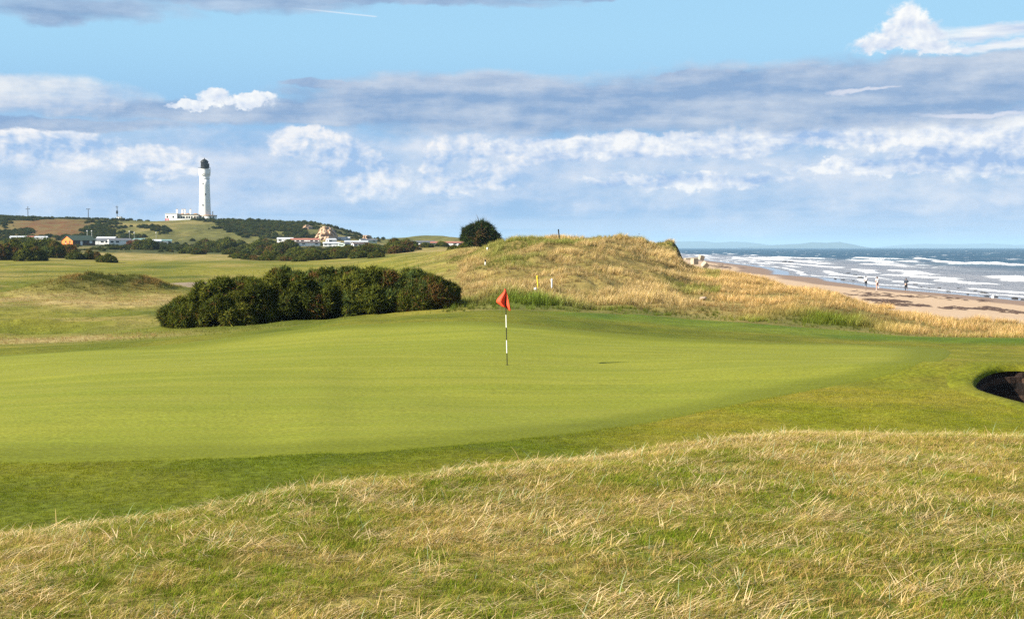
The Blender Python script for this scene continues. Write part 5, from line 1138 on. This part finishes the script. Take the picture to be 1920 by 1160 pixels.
# ------------------------------------------------------------------ caravans and chalet
def mcol(name, c, rough=0.6): return plain(name, c, rough, 0.06, 0.6)
CW = mcol('caravan_white', (0.80, 0.79, 0.77)); CC = mcol('caravan_cream', (0.68, 0.64, 0.52)); CGn = mcol('caravan_green', (0.42, 0.50, 0.44)); RG = mcol('roof_grey', (0.13, 0.135, 0.15)); RR_ = mcol('roof_red', (0.34, 0.13, 0.09)); RL = mcol('roof_light', (0.50, 0.52, 0.54)); RT = mcol('roof_teal', (0.16, 0.27, 0.26)); RB = mcol('roof_brown', (0.12, 0.085, 0.075))
def caravan(px, py, wpx, hpx, yaw, wall, roof, label, nwin=5, depth=3.6, d=None):
    """a static caravan with its long side wpx photo pixels wide"""
    x, y, z = hit(px, py, 380, 760) if d is None else at(px, d); k = y / F; c_, s_ = math.cos(yaw), abs(math.sin(yaw)); Lg = max((wpx * k - depth * s_) / c_, 4.0); H = hpx * k
    e = empty('static_caravan', (x, y, z), yaw); tag(e, label, 'caravan', 'static caravans below the lighthouse hill'); a = Lg / 2; b = depth / 2; ev = H * 0.72
    body = MB().box(-a, a, -b, b, -0.6, ev).add([(-a, -b, ev), (-a, b, ev), (-a, 0, H * .96)], [(0, 2, 1)]).add([(a, -b, ev), (a, b, ev), (a, 0, H * .96)], [(0, 1, 2)]).build('body', wall, e)
    o = 0.18; t = 0.07; MB().add([(-a - o, -b - o, ev - .05), (a + o, -b - o, ev - .05), (a + o, 0, H), (-a - o, 0, H), (-a - o, b + o, ev - .05), (a + o, b + o, ev - .05), (-a - o, -b - o, ev - .05 + t), (a + o, -b - o, ev - .05 + t), (a + o, 0, H + t), (-a - o, 0, H + t), (-a - o, b + o, ev - .05 + t), (a + o, b + o, ev - .05 + t)],
        [(0, 1, 2, 3), (3, 2, 5, 4), (6, 9, 8, 7), (9, 10, 11, 8), (0, 6, 7, 1), (4, 5, 11, 10), (0, 3, 9, 6), (3, 4, 10, 9), (1, 7, 8, 2), (2, 8, 11, 5)]).build('roof', roof, e)
    for i in range(nwin):
        xx = -a + Lg * (i + .6) / (nwin + .2); ww = min(.65, Lg / nwin * .3)
        if i == nwin // 2: MB().box(xx - .38, xx + .38, -b - .03, -b + .05, .05, ev * .86).build('door', wall, body)
        else: MB().box(xx - ww, xx + ww, -b - .035, -b + .05, ev * .48, ev * .82).build('window', GLASS, body)
    for s in (-1, 1): MB().box(s * a - .03 if s > 0 else -a - .035, a + .035 if s > 0 else -a + .03, -b * .6, b * .6, ev * .45, ev * .85).build('window', GLASS, body)
CV = [(35, 449, 30, 6.5, 0.05, CW, RL, 'farthest left white caravan with pale roof, above the gorse clump', 3), (57, 449, 18, 6.5, -.1, CC, RR_, 'cream caravan with reddish roof, second from the left edge', 3), (78, 450, 24, 7, .1, CW, RL, 'white caravan with pale roof just left of the orange chalet', 3),
      (184, 458.5, 46, 11, .12, CW, RG, 'long white caravan with dark grey roof just right of the orange chalet', 5), (224, 459, 44, 12, .42, CW, RG, 'white caravan with dark roof showing its grey gable end, middle of the left row', 4), (200, 453, 34, 9, 0.0, CC, RL, 'pale roofed caravan standing behind the long white one', 3), (262, 455, 24, 8, -.2, CW, RT, 'small white caravan with teal roof behind the rust-coloured bush', 3), (286, 459, 34, 10, .25, CW, RL, 'white caravan with pale grey roof right of the teal-roofed one', 4), (310, 457, 26, 8, .3, CW, RT, 'last white caravan at the right end of the left row', 3),
      (535, 455, 30, 9.5, .05, CW, RL, 'white caravan at the left end of the middle row, below the cliff', 3), (572, 456, 54, 9, .03, CW, RR_, 'long white caravan with a red roof below the rocky cliff', 6), (573, 461, 54, 8.5, .45, CW, RB, 'white caravan with dark brown roof in front of the red-roofed one', 4), (621, 456, 20, 9, .5, CW, RL, 'small white caravan gable-on below the cliff foot', 2), (622, 462, 34, 8, .15, CW, RL, 'low white caravan right of the brown-roofed one', 4), (647, 462, 26, 7, 1.1, CGn, RG, 'pale green caravan end between two white ones', 2), (668, 458, 44, 6.5, .05, CW, RL, 'long pale caravan behind the front row, right of the cliff', 4), (676, 463, 36, 8, .4, CW, RB, 'white caravan with dark roof at the right end of the middle row', 4), (690, 456, 34, 8, .35, CGn, RG, 'large grey-roofed caravan highest at the right of the middle row', 3), (645, 450, 22, 5.5, .0, CW, RL, 'pale roofed caravan at the very foot of the cliff', 3),
      (790, 461, 54, 9.5, .5, CW, RG, 'white caravan with gable to the left, first of the right row', 4), (797, 463, 24, 7, .35, CW, RG, 'small white caravan in front of the right row', 3), (838, 461, 62, 8, .04, CW, RR_, 'long white caravan with reddish roof left of the dark tree', 6)]
for v in CV: caravan(*v[:8], nwin=v[8])
def chalet():
    x, y, z = hit(126, 459, 380, 760); k = y / F; e = empty('orange_chalet', (x, y, z), R(40)); tag(e, 'orange timber chalet with dark green roof at the left', 'chalet'); ORG = plain('orange_boards', (0.72, 0.17, 0.03), 0.7, 0.08, 2); DG = mcol('roof_dark_green', (0.035, 0.055, 0.035)); BRW = plain('brown_boards', (0.10, 0.05, 0.03), 0.8, .1, 2)
    W = 41 * k / math.cos(R(40)) * .94; Ld = 9.5; H = 9 * k; P = 17.0 * k; a = W / 2
    # gable faces local -x... long side faces local -y after turning
    g = MB().box(-Ld / 2 * 0, .12, -a, a, -1.2, H).add([(0, -a, H), (.12, -a, H), (0, a, H), (.12, a, H), (0, 0, P), (.12, 0, P)], [(0, 4, 2), (1, 3, 5), (0, 1, 5, 4), (2, 4, 5, 3)])
    gb = g.build('gable_wall', ORG, e); sw = MB().box(.12, Ld, -a, a, -1.2, H - .02).build('side_wall', BRW, e)
    o = .45; t = .12; MB().add([(-o, -a - o, H - .25), (Ld + o, -a - o, H - .25), (Ld + o, 0, P + .05), (-o, 0, P + .05), (-o, a + o, H - .25), (Ld + o, a + o, H - .25), (-o, -a - o, H - .25 + t), (Ld + o, -a - o, H - .25 + t), (Ld + o, 0, P + t + .05), (-o, 0, P + t + .05), (-o, a + o, H - .25 + t), (Ld + o, a + o, H - .25 + t)],
        [(0, 1, 2, 3), (3, 2, 5, 4), (6, 9, 8, 7), (9, 10, 11, 8), (0, 6, 7, 1), (4, 5, 11, 10), (0, 3, 9, 6), (3, 4, 10, 9), (1, 7, 8, 2), (2, 8, 11, 5)]).build('roof', DG, e)
    for q in (-.5, .25): wn = MB().box(-.06, .05, a * q - .6, a * q + .6, H * .35, H * .85).build('window', GLASS, gb); MB().box(-.08, .02, a * q - .7, a * q + .7, H * .30, H * .35).build('sill', WHITE, wn)
    for q in (2.0, 5.2, 7.6): wn = MB().box(q - .6, q + .6, -a - .05, -a + .05, H * .35, H * .85).build('window', WHITE if q > 7 else GLASS, sw)
    MB().box(3.2, 4.1, -a - .05, -a + .05, -.1, H * .85).build('door', WHITE, sw)
chalet()

# ------------------------------------------------------------------ poles and mast on the hill, lamp posts
WOOD = plain('grey_pole_wood', (0.07, 0.065, 0.06), 0.9); GALV = plain('galvanised', (0.42, 0.42, 0.40), 0.6)
def upole(px, pyt, pyb, d, arms, label, box=False):
    x, y, z = at(px, d); zt = CZ + (464 - pyt) / F * d; h = zt - z; e = empty('utility_pole', (x, y, z)); tag(e, label, 'utility pole', 'poles on the hill skyline'); MB().rod((0, 0, -1), (0, 0, h), .24, .18, 8).build('pole', WOOD, e)
    for dz, w in arms:
        MB().box(-w, w, -.12, .12, h - dz - .14, h - dz + .14).build('crossarm', WOOD, e)
        for q in (-.9, 0, .9): MB().lathe([(.1, h - dz + .14), (.13, h - dz + .3), (.06, h - dz + .5)], 6, q * w, 0).build('insulator', BLACK, e)
    if box: MB().box(-.5, .5, -.5, .3, h * .5, h * .72).build('transformer', BLACK, e); MB().rod((-.9, 0, h), (.2, 0, h + .9), .07, .07, 5).build('stay', WOOD, e)
upole(54, 387, 402, 880, [(1.7, 1.2)], 'leftmost wooden pole with a cross arm on the hill skyline'); upole(167, 392, 410, 830, [(.1, 1.1)], 'T-shaped wooden pole on the hill above the rusty bracken'); upole(221, 388, 405, 840, [(.2, .6)], 'pole carrying a dark box above the small white hut', True)
def hut():
    x, y, z = at(225, 836); e = empty('white_hut', (x, y, z)); tag(e, 'tiny white hut at the foot of the pole with the box', 'hut'); MB().box(-1.3, 1.3, -1.2, 1.2, -.5, 2.2).build('wall', WHITE, e); MB().box(-1.45, 1.45, -1.35, 1.35, 2.2, 2.4).build('roof', RL, e); MB().box(.2, .9, -1.23, -1.1, 0, 1.8).build('door', GLASS, e)
hut()
for px, pyt, lab in ((164.5, 434, 'grey lamp post behind the caravans, left one of the close pair'), (173, 434, 'grey lamp post behind the caravans, right one of the close pair'), (243.5, 435, 'thin pale lamp post in front of the grassy slope, left of its neighbour'), (252.5, 437, 'thin pale lamp post in front of the grassy slope, right of its neighbour'), (293.5, 437, 'thin lamp post standing over the pale-roofed caravan')):
    x_, y_, z_ = at(px, 630); h_ = CZ + (464 - pyt) / F * 630 - z_; e = empty('lamp_post', (x_, y_, z_)); tag(e, lab, 'lamp post', 'lamp posts of the caravan park'); MB().rod((0, 0, -.5), (0, 0, h_), .14 if px < 200 else .07, .10 if px < 200 else .06, 6).build('shaft', GALV, e); MB().lathe([(.1, h_), (.28, h_ + .12), (.3, h_ + .3), (.05, h_ + .45)], 8).build('lamp_head', WHITE, e)

# ------------------------------------------------------------------ cliff and ruin on the headland
def cliff(name, px, py0, py1, wpx, d, label, mat, seed, skew=0.0, boxy=False):
    k = d / F; n, m = 34, 22; g = np.random.default_rng(seed); U = np.linspace(-1, 1, n); W = np.linspace(0, 1, m); uu, ww = np.meshgrid(U, W)
    X = uu * wpx * k / 2 * (1 - .25 * ww) + skew * ww * wpx * k; ht = (py1 - py0) * k; nz = fbm(uu * 4, ww * 5, 4, seed); n2 = np.round(fbm(uu * 3, ww * 7, 2, seed + 9) * 4) / 4
    Yv = 6 * ww ** 1.2 + 4 * uu ** 2 + nz * 2.2 + n2 * 1.6 - 2; prof = 1 - (0.5 if not boxy else .05) * np.abs(uu) ** 2.2 + 0.10 * fbm(uu * 5, uu * 0, 3, seed + 3)
    Zv = ww * ht * prof - 1.0; x0 = (px - 960) / F * d; z0 = CZ + (464 - py1) / F * d
    V = np.stack([X + x0, Yv + d, Zv + z0], -1).reshape(-1, 3); i = np.arange(n * m).reshape(m, n); Fc = np.stack([i[:-1, :-1], i[:-1, 1:], i[1:, 1:], i[1:, :-1]], -1).reshape(-1, 4)
    B = V.copy(); B[:, 1] += 9; Fb = Fc[:, ::-1] + len(V); edge = list(i[0]) + list(i[1:, -1]) + list(i[-1, ::-1][1:]) + list(i[::-1, 0][1:-1])
    sd = np.array([[edge[q], edge[(q + 1) % len(edge)], edge[(q + 1) % len(edge)] + len(V), edge[q] + len(V)] for q in range(len(edge))])[:, ::-1]
    o = mesh_obj(name, np.concatenate([V, B]), np.concatenate([Fc, Fb, sd]), mat, None, False); tag(o, label, 'rock'); return o
CLF = plain('sandstone_cliff', (0.40, 0.27, 0.175), 0.95, 0.5, 0.45, bumpy=1.0)
cliff('rock_cliff', 606, 421, 450, 46, 688, 'bare pinkish sandstone cliff at the seaward end of the hill', CLF, 5, 0.05)
cliff('rock_outcrop', 572, 418, 429, 22, 730, 'small pale rock outcrop above the cliff on the hill shoulder', CLF, 8)
cliff('rock_stack', 684, 437, 448, 17, 715, 'squat flat-topped rock stack on the dune right of the cliff', CLF, 11, 0.0, True)
def gull():
    d = 420.0; x = (1198 - 960) / F * d; z = CZ + (464 - 439) / F * d; e = empty('gull', (x, d, z), R(70)); tag(e, 'small dark bird flying over the dune ridge', 'bird'); GB_ = plain('gull_grey', (0.10, 0.10, 0.11), 0.8)
    skinned('body', [(0, -.22, 0, .02), (0, -.1, 0, .06), (0, .08, .01, .075), (0, .2, .03, .045), (0, .27, .03, .03), (0, .33, .02, .008), (-.16, .05, .06, .03), (-.42, .0, .11, .018), (-.66, -.1, .08, .006), (.16, .05, .06, .03), (.42, 0, .11, .018), (.66, -.1, .08, .006)], [(0, 1), (1, 2), (2, 3), (3, 4), (4, 5), (2, 6), (6, 7), (7, 8), (2, 9), (9, 10), (10, 11)], GB_, e, root=2)
gull()
